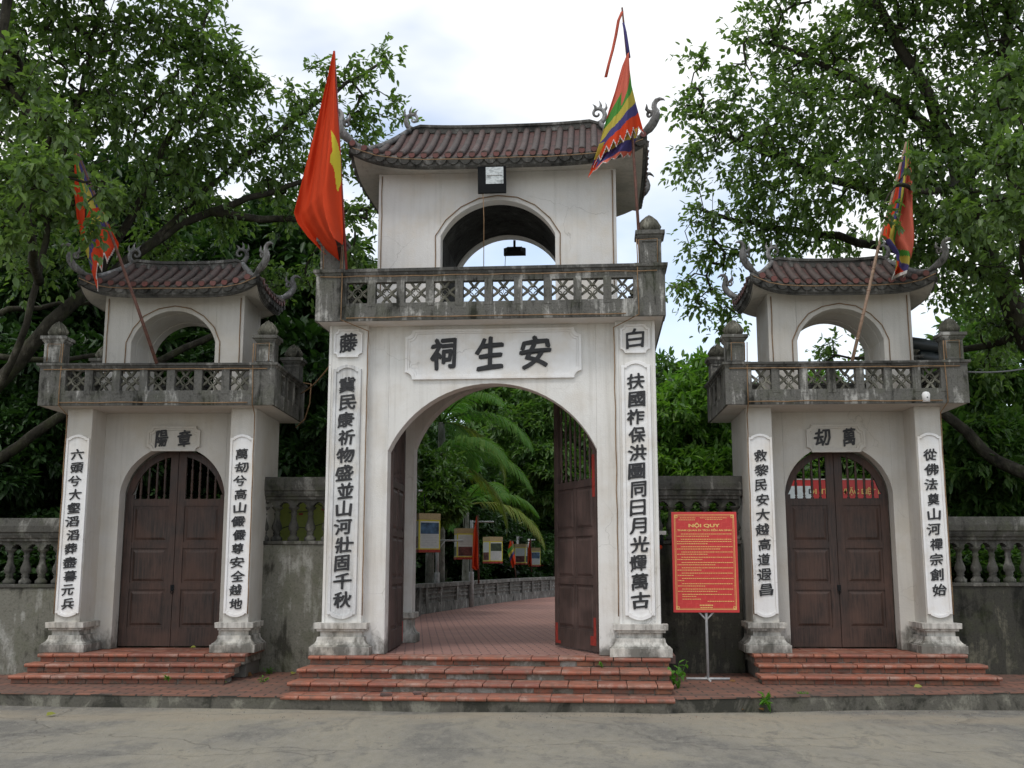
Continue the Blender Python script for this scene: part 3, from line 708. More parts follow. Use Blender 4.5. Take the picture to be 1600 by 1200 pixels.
# ------------------------------------------------------------------ ground
def sheet(name, pts, z, mat, thick=.2):
    mb = MB(); n = len(pts)
    mb.add([(x, y, z) for x, y in pts] + [(x, y, z - thick) for x, y in pts], [tuple(range(n)), tuple(reversed(range(n, 2 * n)))] + [(i, i + n, (i + 1) % n + n, (i + 1) % n) for i in range(n)])
    return tag(mb.build(name, mat), kind='structure')
def street_mat():
    m = N("street_concrete")
    a = m.noise(.5, 9, .62, (1, .55, 1), dist=.6); b = m.noise(1.9, 9, .7, (1, .5, 1), (3, 1, 0), .8); f = m.noise(60, 4, .75); h = m.noise(8, 8, .75, (1, .45, 1), (1, 6, 0))
    c = m.ramp(a, [(.40, (.165, .156, .136)), (.49, (.22, .205, .172)), (.53, (.27, .247, .196)), (.62, (.31, .278, .212))])
    c = m.mix(m.math('MULTIPLY', m.ramp(b, [(.50, 0), (.545, 1)]), .55), c, (.255, .235, .19))
    c = m.mix(m.math('MULTIPLY', m.ramp(b, [(.40, 1), (.455, 0)]), .5), c, (.145, .138, .122))
    c = m.mix(m.math('MULTIPLY', m.ramp(h, [(.5, 0), (.60, 1)]), .4), c, (.31, .29, .245))
    c = m.mix(m.math('MULTIPLY', m.ramp(h, [(.36, 1), (.44, 0)]), .4), c, (.085, .083, .078))
    c = m.mix(m.math('MULTIPLY', m.ramp(f, [(.5, 0), (.68, 1)]), .55), c, (.34, .325, .285))
    c = m.mix(m.math('MULTIPLY', m.ramp(m.noise(120, 2, .5), [(.58, 0), (.7, 1)]), .5), c, (.07, .068, .06))
    yy = m.n('ShaderNodeSeparateXYZ', {0: m.P()}).outputs[1]
    sd = m.math('ADD', m.math('MULTIPLY', m.math('ABSOLUTE', m.math('SUBTRACT', yy, 12.35)), -.55), m.noise(1.6, 5, .65, (.7, 1.6, 1), (2, 7, 0)))
    c = m.mix(m.math('MULTIPLY', m.ramp(sd, [(.2, 0), (.5, 1)]), .6), c, (.33, .28, .205))
    wv = m.n('ShaderNodeTexVoronoi', {0: m.n('ShaderNodeMapping', {0: m.n('ShaderNodeVectorMath', {0: m.P(), 1: m.n('ShaderNodeVectorMath', {0: m.n('ShaderNodeTexNoise', {0: m.P(), 'Scale': 1.3, 'Detail': 6}).outputs[1], 'Scale': .9}, operation='SCALE').outputs[0]}, operation='ADD').outputs[0], 'Scale': (.22, .45, .22)}).outputs[0], 'Scale': 1.0}, feature='DISTANCE_TO_EDGE').outputs[0]
    ck = m.ramp(wv, [(.0, 1), (.006, 0)])
    c = m.mix(m.math('MULTIPLY', ck, .22), c, (.09, .08, .065))
    return m.fin(c, .9, m.math('ADD', m.math('SUBTRACT', m.math('MULTIPLY', f, .5), ck), m.math('MULTIPLY', h, 1.4)), .02, .8, .2)
def paver_mat(name, sc, c1, c2, mort, row=.12, bw=.26, dirt=(.08, .07, .06), amt=.5, rot=0.0, dots=0, ms=.007):
    m = N(name)
    mpn = m.n('ShaderNodeMapping', {0: m.P(), 'Rotation': (0, 0, rot)})
    b = m.n('ShaderNodeTexBrick', {0: mpn.outputs[0], 'Color1': (*c1, 1), 'Color2': (*c2, 1), 'Mortar': (*mort, 1), 'Scale': sc, 'Mortar Size': ms, 'Mortar Smooth': .1, 'Bias': 0, 'Brick Width': bw, 'Row Height': row})
    d = m.noise(1.4, 6, .65); e = m.noise(30, 4, .65)
    c = m.mix(m.math('MULTIPLY', m.ramp(d, [(.42, 0), (.65, 1)]), amt), b.outputs[0], dirt)
    c = m.mix(m.math('MULTIPLY', m.ramp(e, [(.5, 0), (.75, 1)]), .3), c, tuple(q * .6 for q in c1))
    if dots:
        v = m.n('ShaderNodeTexVoronoi', {0: m.n('ShaderNodeMapping', {0: mpn.outputs[0], 'Scale': (1 / bw, .5 / row, 1)}).outputs[0], 'Scale': 1.0, 'Randomness': .25}).outputs[0]
        c = m.mix(m.math('MULTIPLY', m.ramp(v, [(.16, 1), (.24, 0)]), dots), c, (.05, .045, .04))
    return m.fin(c, .75, m.math('ADD', m.math('MULTIPLY', b.outputs[1], -1), m.math('MULTIPLY', e, .4)), .008, .6, .3)
STREET = street_mat()
mb = MB(); xs = [-600, -60, -20] + [-12 + i for i in range(25)] + [20, 60, 600]; ys = [-300, -20] + [.5 * i for i in range(0, 31)] + [18]
zf = lambda x, y: -.012 * max(0, min(5, x - 1.2)) + .008 * math.sin(x * 1.7 + y) + .006 * math.sin(y * 2.3 - x * .6)
mb.add([(x, y, zf(x, y)) for y in ys for x in xs], [(j * len(xs) + i, j * len(xs) + i + 1, (j + 1) * len(xs) + i + 1, (j + 1) * len(xs) + i) for j in range(len(ys) - 1) for i in range(len(xs) - 1)], 0, True)
tag(mb.build('street', STREET), kind='structure')
TERR = paver_mat("terrace_brick", 1.0, (.27, .125, .085), (.175, .092, .07), (.04, .038, .032), .15, .30, (.085, .075, .062), .6, ms=.012)
KERB = concrete("kerb_concrete", (.045, .044, .036), (.115, .108, .09), (.22, .21, .17), 1, .1, 0.0)
edge = [(-40, 13.55), (-6.5, 13.22), (-2.66, 12.84), (-2.5, 12.86), (1.7, 12.52), (1.86, 12.62), (3.6, 12.92), (6.5, 13.30), (40, 14.2)]
sheet('terrace', edge + [(40, 17), (-40, 17)], .15, TERR, .012)
sheet('kerb', [(x, y + .012) for x, y in edge] + [(40, 16.9), (-40, 16.9)], .136, KERB, .3)
PAVE = paver_mat("court_paver", 1.0, (.40, .215, .175), (.34, .185, .155), (.10, .07, .06), .125, .25, (.26, .15, .125), .35, R(-5), .9, .011)
mb = MB(); n = 40
def cl(t): return (-.55 + 3.2 * max(0, t - .35) ** 1.3, 14.6 + 40 * t)
sheet('court_path', [(-2.3, 14.68), (2.1, 14.36), (2.3, 17), (3.2, 30), (3.4, 44), (12, 60), (8, 62), (1.9, 41.5), (-.2, 34.5), (-1.5, 28.4), (-2.25, 25.0), (-2.6, 22), (-3, 18)], .478, PAVE, .1)
GRASS = concrete("garden_soil", (.02, .03, .012), (.035, .05, .02), (.06, .07, .03))
sheet('garden_ground', [(-300, 16.2), (300, 16.2), (300, 700), (-300, 700)], .45, GRASS, .5)

# ------------------------------------------------------------------ boundary walls with balusters
def boundary_wall(label, x0, x1, y, zt, body, base=None):
    g = thing('boundary_wall', label, 'wall', ((x0 + x1) / 2, y, .15)); X = (x1 - x0) / 2; b = zt - .15
    zb, z1, z2 = b - .96, b - .94, b - .40
    m = MB(); m.box(-X, X, 0, .26, -.1, zb); m.build('wall_base', body, g, .01)
    m = MB(); m.rectprof(-X, X, -.01, .25, [(zb, 0), (zb + .01, .015), (zb + .05, .015), (zb + .055, 0), (z1 + .03, 0)]); m.build('sill', WALLT, g, .004)
    m = MB(); m.rectprof(-X, X, .0, .24, [(z2 + .08, .0), (z2 + .12, .002), (z2 + .125, .03), (z2 + .17, .05), (z2 + .2, .05), (z2 + .205, .075), (z2 + .29, .08), (z2 + .40, .04)])
    m.build('coping', WALLT, g, .006)
    n = max(2, round(2 * X / .225)); pit = 2 * X / n
    sc = MB()
    for i in range(n):
        xa = -X + i * pit; r = pit * .32
        pts = [(xa, z2 + .079), (xa, z2 - .02), (xa + pit / 2 - r, z2 - .02)] + [(xa + pit / 2 - r * math.cos(math.pi * k / 8), z2 - .02 + r * .9 * math.sin(math.pi * k / 8)) for k in range(1, 8)] + [(xa + pit / 2 + r, z2 - .02), (xa + pit, z2 - .02), (xa + pit, z2 + .079)]
        for k in range(2, len(pts) - 3):
            sc.box(pts[k][0], pts[k + 1][0], .04, .2, min(pts[k][1], pts[k + 1][1]), z2 + .085) if pts[k + 1][0] - pts[k][0] > 1e-4 else None
        sc.box(xa, xa + pit / 2 - r, .04, .2, z2 - .02, z2 + .085); sc.box(xa + pit / 2 + r, xa + pit, .04, .2, z2 - .02, z2 + .085)
    sc.build('arcade', WALLT, g)
    proto = None
    h = z2 - .02 - (z1 + .03)
    prof = [(0, .085), (.10, .085), (.14, .062), (.20, .045), (.24, .06), (.27, .045), (.36, .078), (.46, .072), (.60, .046), (.74, .037), (.80, .05), (.83, .036), (.90, .045), (.95, .075), (1, .085)]
    for i in range(n + 1):
        xx = -X + i * pit
        if i in (0, n): xx += .05 * (1 if i == 0 else -1)
        if proto is None:
            m = MB(); m.lathe(0, 0, [(q * h, r * min(1, .98)) for q, r in prof], 12); proto = m.build('baluster', WALLT, g); proto.location = (xx, .12, z1 + .03)
        else:
            c = proto.copy(); COL.objects.link(c); c.parent = g; c.location = (xx, .12, z1 + .03)
    return g
boundary_wall('weathered balustrade wall left of the left side gate', -10.6, -6.12, 15.3, 2.27, WALLM)
boundary_wall('high mouldy balustrade wall between the left side gate and the central gate', -3.62, -2.42, 15.65, 2.87, WALLM)
boundary_wall('high blackened balustrade wall behind the red notice board', 2.02, 3.22, 15.45, 2.87, WALLD)
boundary_wall('dark balustrade wall right of the right side gate', 5.80, 10.6, 15.3, 2.29, WALLD)

# ------------------------------------------------------------------ notice board
g = thing('notice_board', 'red notice board with gold rules on a thin grey post', 'sign', (2.53, 14.55, .15), -R(3))
def wl(px, py, Y=14.55):
    p = at(px, py, Y); return p.x - 2.53, p.z - .15
bx0, bz1 = wl(1049, 800); bx1, bz0 = wl(1155, 957)
m = MB(); m.box(bx0, bx1, -.012, .012, bz0, bz1); bd = m.build('board', SIGNR, g, .003)
w = bx1 - bx0; h = bz1 - bz0; cxm = (bx0 + bx1) / 2
m = MB()
random.seed(11)
for i in range(13):                       # faint key-fret ground
    for j in range(21):
        x = bx0 + .05 + (w - .1) * i / 12.5; z = bz0 + .05 + (h - .1) * j / 20.5
        if (i + j) % 2: m.box(x, x + .052, -.0128, -.011, z, z + .006)
        else: m.box(x, x + .006, -.0128, -.011, z, z + .052)
m.build('fret_pattern', SIGNR2, bd)
m = MB(); e = .035
for k, t in ((.035, .006), (.052, .003)):
    for (a, b, c_, d) in ((bx0 + k, bx1 - k, bz1 - k - t, bz1 - k), (bx0 + k, bx1 - k, bz0 + k, bz0 + k + t), (bx0 + k, bx0 + k + t, bz0 + k + t, bz1 - k - t), (bx1 - k - t, bx1 - k, bz0 + k + t, bz1 - k - t)): m.box(a, b, -.0145 - (t < .004) * .0, -.011, c_, d)
for sx in (bx0 + .06, bx1 - .06):
    for sz in (bz0 + .06, bz1 - .06): m.ring([(sx - .018, sz - .018), (sx + .018, sz - .018), (sx + .018, sz + .018), (sx - .018, sz + .018)], [(sx - .011, sz - .011), (sx + .011, sz - .011), (sx + .011, sz + .011), (sx - .011, sz + .011)], -.0152, -.011)
m.build('border', GOLD, bd)
m = MB()
T = lambda f: bz1 - h * f
line(m, "NỘI QUY", cxm, T(.152), .042, w * .48, -.0155, -.011, .03)
line(m, "THAM QUAN DI TÍCH ĐỀN AN SINH", cxm, T(.192), .022, w * .83, -.0155, -.011, .025)
m.build('title', GOLD, bd)
m = MB()
random.seed(5)
def words(x0, x1, z, hh):
    x = x0
    while x < x1 - .012:
        L = random.uniform(.012, .03); xe = min(x1, x + L); m.box(x, xe, -.0146, -.011, z, z + hh); x = xe + .006
words(bx0 + w * .13, bx0 + w * .37, T(.062), .007); words(bx0 + w * .11, bx0 + w * .38, T(.082), .007)
words(bx0 + w * .44, bx0 + w * .86, T(.062), .007); words(bx0 + w * .52, bx0 + w * .78, T(.078), .006)
fz = .225
for nl, last in ((2, .6), (3, .55), (2, .8), (2, .55), (2, .45), (2, .68), (2, .45), (2, .3), (2, .12), (2, .5), (2, .7), (1, .97)):
    for i in range(nl):
        words(bx0 + w * (.14 if i == 0 else .075), bx0 + w * (.075 + .85 * (last if i == nl - 1 else 1)), T(fz), .0085); fz += .0225
    fz += .0075
words(bx0 + w * .14, bx0 + w * .35, T(.845), .008); words(bx0 + w * .14, bx0 + w * .42, T(.872), .008); words(bx0 + w * .52, bx0 + w * .93, T(.893), .009)
words(bx0 + w * .40, bx0 + w * .62, T(.935), .016); words(bx0 + w * .41, bx0 + w * .61, T(.955), .01)
m.build('small_print', GOLD, bd)
m = MB(); m.tube([(cxm, .03, 0), (cxm, .03, bz1 - .2)], .018, 8); m.tube([(cxm, .03, bz0 - .10), (cxm - .10, .02, bz0 + .01)], .012, 6); m.tube([(cxm, .03, bz0 - .10), (cxm + .10, .02, bz0 + .01)], .012, 6); m.build('post', GREYP, g)
m = MB(); m.tube([(cxm - .28, .03, .018), (cxm + .28, .03, .018)], .016, 8); m.tube([(cxm, -.2, .016), (cxm, .3, .016)], .014, 8); m.build('foot', GREYP, g)

# ------------------------------------------------------------------ flags
def interp(poly, t):
    ts = [p[0] for p in poly]
    for i in range(len(poly) - 1):
        if t <= ts[i + 1]:
            k = (t - ts[i]) / max(1e-6, ts[i + 1] - ts[i]); return [poly[i][j] + (poly[i + 1][j] - poly[i][j]) * k for j in (1, 2)]
    return poly[-1][1:]
def cloth_grid(Y, left, right, matfn, fold, ns=56, ntt=90, keep=None):
    """cloth between two hanging edges given as (t, px, py); matfn(s, t) gives the colour slot"""
    mb = MB(); base = []
    for j in range(ntt + 1):
        t = j / ntt; a = interp(left, t); b = interp(right, t)
        for i in range(ns + 1):
            s = i / ns; p = at(a[0] + (b[0] - a[0]) * s, a[1] + (b[1] - a[1]) * s, Y)
            base.append(tuple(p + Vector((0, fold(s, t), 0))))
    fs = []; mi = []
    for j in range(ntt):
        for i in range(ns):
            s = (i + .5) / ns; t = (j + .5) / ntt
            if keep and not keep(s, t): continue
            k = j * (ns + 1) + i; fs.append((k, k + 1, k + ns + 2, k + ns + 1)); mi.append(matfn(s, t))
    mb.v = base; mb.f = fs; mb.m = mi; mb.sm = [True] * len(fs)
    return mb
def star_in(s, t, cs, ct, rs, rt):
    x = (s - cs) / rs; y = -(t - ct) / rt; r = math.hypot(x, y); a = (math.atan2(x, y)) % (2 * math.pi / 5)
    a = abs(a - math.pi / 5); a = math.pi / 5 - a
    # edge of a five-pointed star
    ro, ri = 1, .382; x1, y1 = ro, 0; x2, y2 = ri * math.cos(math.pi / 5), ri * math.sin(math.pi / 5)
    px, py = r * math.cos(a), r * math.sin(a)
    return (x2 - x1) * (py - y1) - (y2 - y1) * (px - x1) > 0
def solid(o, th=.004):
    md = o.modifiers.new('solid', 'SOLIDIFY'); md.thickness = th; return o
# the red flag with a yellow star
g = thing('flag', 'big orange red flag with a yellow star hanging on a pole at the balcony corner', 'flag', tuple(at(541, 420, 14.0)))
inv = g.matrix_basis.inverted() if False else Matrix.Translation(-Vector(g.location))
def under(mb):
    mb.v = [tuple(Vector(q) - Vector(g.location)) for q in mb.v]; return mb
Yf = 14.02
m = MB(); m.tube([at(541.5, 421, Yf + .03), at(536, 330, Yf + .05), at(522, 80, Yf + .1)], .016, 8); under(m).build('pole', paint("flag_pole_red", (.20, .03, .025), .6, .3), g)
Lp = [(0, 521, 80), (.16, 512, 120), (.34, 497, 175), (.55, 477, 245), (.74, 460, 308), (.79, 455, 326), (.83, 461, 342), (.88, 476, 362), (.94, 500, 386), (1, 524, 404)]
Rp = [(0, 523, 79), (.2, 525, 130), (.42, 530, 190), (.6, 534, 245), (.8, 536, 310), (.93, 538, 368), (1, 537, 384)]
def rf(s, t):
    k = .62 + .25 * (1 - t); c_ = abs(s - k)                # one sharp fold running down from the pole head
    return .30 * t * math.sin(s * 4.6 + t * 1.6) - .34 * t * max(0, .30 - c_) * (1.6 if s > k else .8) + .035 * t * math.sin(s * 17 + t * 6) + .02 * t * math.sin(s * 31 - t * 9)
def rm(s, t):
    q = interp(Lp, t); r = interp(Rp, t); x = q[0] + (r[0] - q[0]) * s; y = q[1] + (r[1] - q[1]) * s
    poly = [(521, 212), (527, 222), (531, 232), (534, 250), (535, 290), (531, 305), (529, 303), (526, 272), (521, 266), (522, 252), (524, 246)]
    ins = False
    for i in range(len(poly)):
        (x1, y1), (x2, y2) = poly[i], poly[i - 1]
        if (y1 > y) != (y2 > y) and x < (x2 - x1) * (y - y1) / (y2 - y1) + x1: ins = not ins
    return 1 if ins else 0
solid(under(cloth_grid(Yf, Lp, Rp, rm, rf, 80, 140)).build('cloth', [CLR['red'], CLR['star']], g))
BANDS = [CLR['salmon'], CLR['green'], CLR['yellow'], CLR['purple'], CLR['red'], CLR['white']]
def band(v, th):
    for i, q in enumerate(th):
        if v < q: return i
    return 4
# festival flag on the right of the central gate
g = thing('flag', 'striped festival flag with torn white edged border on a tall pole', 'flag', tuple(at(1001, 412, 13.95)))
m = MB(); m.tube([at(1001, 412, 13.97), at(994, 300, 14.0), at(986, 180, 14.03), at(980, 90, 14.05), at(972, 12, 14.08)], [.022, .02, .018, .016, .013], 8); under(m).build('pole', RUST, g)
m = MB()
tail = [(972, 18), (966, 32), (962, 55), (957, 78), (951, 100), (946, 121)]
vs = [];
for i, (x, y) in enumerate(tail):
    vs += [tuple(at(x - 2, y, 14.0 - .03 * math.sin(i * 1.9))), tuple(at(x + 2.5, y, 14.02 - .03 * math.sin(i * 1.9 + .6)))]
m.add(vs, [(2 * i, 2 * i + 1, 2 * i + 3, 2 * i + 2) for i in range(len(tail) - 1)], 0, True); solid(under(m).build('tail_ribbon', CLR['salmon'], g))
m = MB(); m.tube([at(974, 36, 14.05), at(977, 50, 14.02), at(980, 70, 14.03), at(982.5, 90, 14.02)], [.016, .02, .022, .025], 8); under(m).build('rolled_cloth', CLR['purple'], g)
Lp = [(0, 980, 84), (.1, 972, 103), (.3, 961, 142), (.5, 951, 172), (.7, 941, 208), (.85, 934, 234), (1, 927, 258)]
Rp = [(0, 982.5, 82), (.2, 984, 108), (.4, 987, 132), (.6, 994, 155), (.8, 1000, 174), (.93, 1006, 194), (1, 1008, 204)]
def fm(s, t):
    e = tooth(s); v = t
    if t > e - .018: return 5
    return band(v, [.56 * (1 - s) + .22 * s - .0 + (.18 * math.sin(s * math.pi) if s > .5 else 0), .64 * (1 - s) + .44 * s + .06 * math.sin(s * math.pi), .75 * (1 - s) + .60 * s + .05 * math.sin(s * math.pi), .83 * (1 - s) + .76 * s + .03 * math.sin(s * math.pi)])
def tooth(s): f = (s * 7) % 1.0; return .90 + .10 * abs(2 * f - 1)
def ff(s, t): return .12 * t * math.sin(s * 6 + t * 2) + .05 * t * math.sin(s * 14 + 1) + .012 * math.sin(s * 33 + t * 11) * t
solid(under(cloth_grid(13.97, Lp, Rp, fm, ff, 84, 110, lambda s, t: t < tooth(s))).build('cloth', BANDS, g))
Lq = [(0, 936, 225), (.5, 927, 252), (1, 919, 274)]; Rq = [(0, 996, 200), (.5, 994, 216), (1, 986, 240)]
def t2(s): f = (s * 5) % 1.0; return .84 + .16 * abs(2 * f - 1)
solid(under(cloth_grid(14.04, Lq, Rq, lambda s, t: 5 if t > t2(s) - .03 else (4 if s < .14 and t > .55 else band(t, [.0, .0, .42, .78])) if not (s > .14 and t > .78) else 0, ff, 60, 50, lambda s, t: t < t2(s))).build('border_fold', BANDS, g))
# left tower's flag
g = thing('flag', 'faded striped festival flag drooping left among the tree leaves on a brown pole', 'flag', tuple(at(245, 568, 14.62)))
m = MB(); m.tube([at(245, 568, 14.62), at(214, 478, 14.5), at(180, 384, 14.38), at(150, 310, 14.3), at(116, 226, 14.2)], [.024, .022, .02, .018, .014], 8); under(m).build('pole', RUST, g)
Lp = [(0, 116, 230), (.12, 116, 262), (.3, 115, 300), (.5, 118, 345), (.66, 127, 382), (.8, 136, 416), (1, 147, 452)]
Rp = [(0, 119, 228), (.2, 133, 262), (.4, 146, 296), (.6, 158, 328), (.8, 170, 358), (.93, 180, 376), (1, 176, 400)]
def tl2(s): f = (s * 4) % 1.0; return .93 + .07 * abs(2 * f - 1)
def lm(s, t):
    if t > tl2(s) - .016: return 5
    v = t
    top = s * 1.35 + (0 if t > .4 else (.4 - t) * 1.2)
    if t < .55:
        return [0, 4][0] if top < .62 else 1 if top < .86 else 2 if top < 1.15 else 3
    return band(v, [.62 - .05 * s, .66 - .06 * s, .74 - .08 * s, .82 - .10 * s])
CL2 = [CLR['red'], CLR['green'], CLR['yellow'], CLR['purple'], CLR['red'], CLR['white']]
solid(under(cloth_grid(14.34, Lp, Rp, lm, ff, 70, 110, lambda s, t: t < tl2(s))).build('cloth', CL2, g))
# right tower's flag
g = thing('flag', 'narrow folded festival flag behind leaves on a pale bamboo pole', 'flag', tuple(at(1331, 566, 14.5)))
m = MB(); m.tube([at(1331, 566, 14.5), at(1352, 478, 14.44), at(1372, 388, 14.38), at(1396, 300, 14.3), at(1416, 222, 14.25)], [.024, .022, .021, .018, .014], 8)
for q in (.2, .42, .63, .82):
    a = at(1331, 566, 14.5).lerp(at(1372, 388, 14.38), q); m.tube([a - Vector((0, 0, .008)), a + Vector((0, 0, .008))], .026, 8)
under(m).build('pole', BAMBOO, g)
Lp = [(0, 1415, 222), (.2, 1407, 262), (.42, 1396, 310), (.6, 1384, 345), (.7, 1377, 372), (.78, 1391, 392), (.86, 1397, 400), (.93, 1398, 418), (1, 1390, 434)]
Rp = [(0, 1420, 220), (.2, 1424, 258), (.4, 1424, 300), (.7, 1424, 375), (.85, 1421, 405), (1, 1414, 432)]
def rmm(s, t):
    if t > .97: return 5
    if s < .2: return 4 if t < .72 or t > .9 else 3
    if s < .34: return 3 if t < .6 else 2
    v = t + .25 * (1 - s)
    if t < .74: return 2 if s < .44 else 1 if s < .55 else 0
    return band(v, [.86, .915, .98, 1.04])
solid(under(cloth_grid(14.36, Lp, Rp, rmm, lambda s, t: (.10 * math.sin(s * 8 + t * 5) + .03 * math.sin(s * 21 - t * 13)) * (.3 + t), 60, 100)).build('cloth', BANDS, g))

# ------------------------------------------------------------------ lamps, cables, loudspeakers, box
ML = central.matrix_basis
def cw_(u, w, z):
    a = R(CA); return Vector((C_LOC[0] + u * math.cos(a) + w * math.sin(a), C_LOC[1] - u * math.sin(a) + w * math.cos(a), z))
def flood(label, u, w, z, wd, hh, face, tilt):
    g = thing('floodlight', label, 'lamp', tuple(cw_(u, w, z)), -R(CA))
    s = face; M = Matrix.Rotation(tilt * s, 4, 'X')
    V = lambda q: tuple(M @ Vector(q))
    m = MB(); fr = [(-wd / 2, -s * .10), (wd / 2, -s * .10)]
    rs = []
    for y, k in ((-.10, 1.0), (-.04, 1.0), (.06, .72), (.12, .6)): rs.append([V((-wd / 2 * k, y * s, -hh / 2 * k)), V((wd / 2 * k, y * s, -hh / 2 * k)), V((wd / 2 * k, y * s, hh / 2 * k)), V((-wd / 2 * k, y * s, hh / 2 * k))])
    m.loft(rs); m.box(-.02 , .02, -.01, .01, hh / 2 - .02, hh / 2 + .12)
    for x in (-wd * .3, wd * .3): m.tube([V((x, -s * .06, hh / 2 - .01)), V((x, -s * .06, hh / 2 + .03))], .012, 6)
    m.build('housing', DARKM, g, .006)
    m = MB(); x0 = -wd / 2 + wd * .29
    rs = [[V((x0, y * s, -hh * .18)), V((wd / 2 - .035, y * s, -hh * .18)), V((wd / 2 - .035, y * s, hh / 2 - .035)), V((x0, y * s, hh / 2 - .035))] for y in (-.106, -.1)]
    m.loft(rs); m.build('glass', GLASS, g)
    m = MB(); zc_ = (hh / 2 - .035 - hh * .18) / 2; m.tube([V((x0 + .02, -.112 * s, zc_)), V((wd / 2 - .05, -.112 * s, zc_))], .008, 6); m.build('lamp_tube', GREYP, g)
    return g
mg = N("lamp_glass"); k = mg.noise(9, 3, .5, (1, 1, 2)); GLASS = mg.fin(mg.ramp(k, [(.3, (.25, .27, .27)), (.5, (.5, .52, .52)), (.7, (.16, .17, .17))]), .15, None, spec=.6, metal=.7)
fg = flood('square black floodlight with a bright reflector under the central eave', -.02 + .0, .44, 7.02, .40, .40, 1, R(8))
m = MB(); m.tube([(-.13, -.05, -.2), (-.115, -.04, -.6), (-.12, .0, -1.3)], .006, 5); m.build('cord', ROPE, fg)
fb = flood('small black floodlight hanging in the rear arch of the upper pavilion', .06 + .05, 2.84, 6.68, .36, .12, -1, 0)
m = MB(); m.tube([(-.15, .05, -.03), (-.16, .03, -.3), (-.18, 0, -.7)], .005, 5); m.build('cord', ROPE, fb)

def rope_lights(gobj, P, label):
    g = thing('rope_light', label, 'cable', tuple(gobj.location), gobj.rotation_euler.z, 'rope lights along the gates'); m = MB()
    sg = random.Random(3)
    def run(pts, r=.0075, seg=.25):
        out = [];
        for a, b in zip(pts[:-1], pts[1:]):
            a = Vector(a); b = Vector(b); n = max(1, int((b - a).length / seg))
            for i in range(n): out.append(a.lerp(b, i / n) + Vector((sg.uniform(-.006, .006), 0, sg.uniform(-.006, .006))))
        out.append(Vector(pts[-1])); m.tube(out, r, 5)
    hx, hw, hy, zt, zb, hz = P['h']; ac, aa, zs, rise = P['a']
    y = hy - .012
    ap = arcpts(ac, aa + .07, zs, rise + .07, 8)
    run([(ac - aa - .07, y, zb)] + [(x, y, z) for x, z in ap] + [(ac + aa + .07, y, zb)])
    for s in (-1, 1): run([(hx + s * (hw - .05), y, zb), (hx + s * (hw - .05), y, hz - .05)])
    bw, y0 = P['b']; run([(-bw + .05, y0 - .02, P['zc'] - .005), (0, y0 - .02, P['zc'] - .012), (bw - .1, y0 - .02, P['zc'] - .005)])
    run([(-bw * .82, y0 - .012, P['zl'] + .035), (bw * .78, y0 - .012, P['zl'] + .03)])
    for s in (-1, 1):
        x = s * (bw - P['cw']); run([(x, y0 - .02, P['pz']), (x + .01 * s, y0 - .02, P['zl'] + .01), (s * P['xp'], -.045, P['zl'] - .10), (s * (P['xp'] + .006), -.04, P['zl'] - 2.0), (s * (P['xp'] + .004), -.04, P['zl'] - P['zl'] + .98)])
        xo = s * (bw - .06); run([(x + s * .03, y0 - .02, P['zc'] + .1), (x + s * .03, y0 - .01, P['pz']), (xo - s * .03, y0 - .01, P['pz'] + .01), (xo - s * .03, y0 - .012, P['zc'] + .1)], .007)
    cx, We, De, cy, ze, lift = P['e']
    run([(cx + We * q, cy - De - .055, ze - .055 + lift * abs(q) ** 5) for q in [-.98 + 1.96 * i / 12 for i in range(13)]], .007)
    m.build('cable', ROPE, g)
rope_lights(central, dict(h=(.01, 1.72, .72, 0, 5.5, 7.27), a=(.03, .825, 6.30, .52), b=(2.33, -.28), zc=5.455, zl=4.85, cw=.36, xp=1.655, pz=5.88, e=(.05, 2.1, 1.36, 1.66, 7.33, .24)), 'brown rope light strung along the central gate balcony and arch')
sp_ = dict(h=(.02, 1.0, .25, 0, 4.3, 5.44), a=(.02, .6, 4.75, .46), b=(1.615, -.28), zc=4.275, zl=3.775, cw=.30, xp=1.30, pz=4.62, e=(.02, 1.27, .8, .72, 5.50, .17))
rope_lights(left, sp_, 'brown rope light strung along the left side gate balcony and arch')
rope_lights(right, {**sp_, 'h': (.085, 1.0, .25, 0, 4.3, 5.44), 'a': (.085, .6, 4.75, .46), 'e': (.085, 1.27, .8, .72, 5.50, .17)}, 'brown rope light strung along the right side gate balcony and arch')

def cable(label, pts, r, mat):
    m = MB(); m.tube(pts, r, 6); tag(m.build('cable', mat), label, 'cable')
def sag(a, b, s, n=14): return [a.lerp(b, i / n) - Vector((0, 0, s * 4 * (i / n) * (1 - i / n))) for i in range(n + 1)]
cable('grey power cable running from the right balcony to the trees', sag(at(1512, 581, 15.2), at(1640, 566, 17.5), .06), .014, paint('cable_grey', (.10, .10, .10), .6))
cable('brown wire slung from the left side gate to the central gate', sag(at(470, 615, 16.2), at(516, 570, 14.5), .05) , .010, ROPE)
cable('drooping tan wire below the left gate balcony corner', [at(472, 598, 16.3), at(486, 600, 16.2), at(484, 630, 16.2), at(476, 655, 16.25), at(462, 668, 16.3)], .010, ROPE)
p = at(1472, 552, 16.1)
for lab, zz, ln in (('dark drum lamp behind the right rear balcony post, upper one', .07, .62), ('dark drum lamp behind the right rear balcony post, lower one', -.12, .44)):
    g = thing('drum_lamp', lab, 'lamp', (p.x + .08, p.y, p.z + zz), R(90 - 8), 'dark drum lamps on the right gate')
    m = MB(); D = [(0, .085), (.03, .10), (ln * .5, .098), (ln * .5 + .01, .106), (ln - .03, .105), (ln, .095)]
    m.lathe(0, 0, D, 16); o = m.build('casing', paint('drum_lamp_dark', (.012, .017, .018), .4, .2), g); o.rotation_euler = (R(-90 + 8), 0, 0) if False else (R(-80), 0, 0)
    m = MB(); m.box(-.03, .03, .05, .12, -.22 if zz > 0 else -.16, 0); m.build('bracket', DARKM, g)
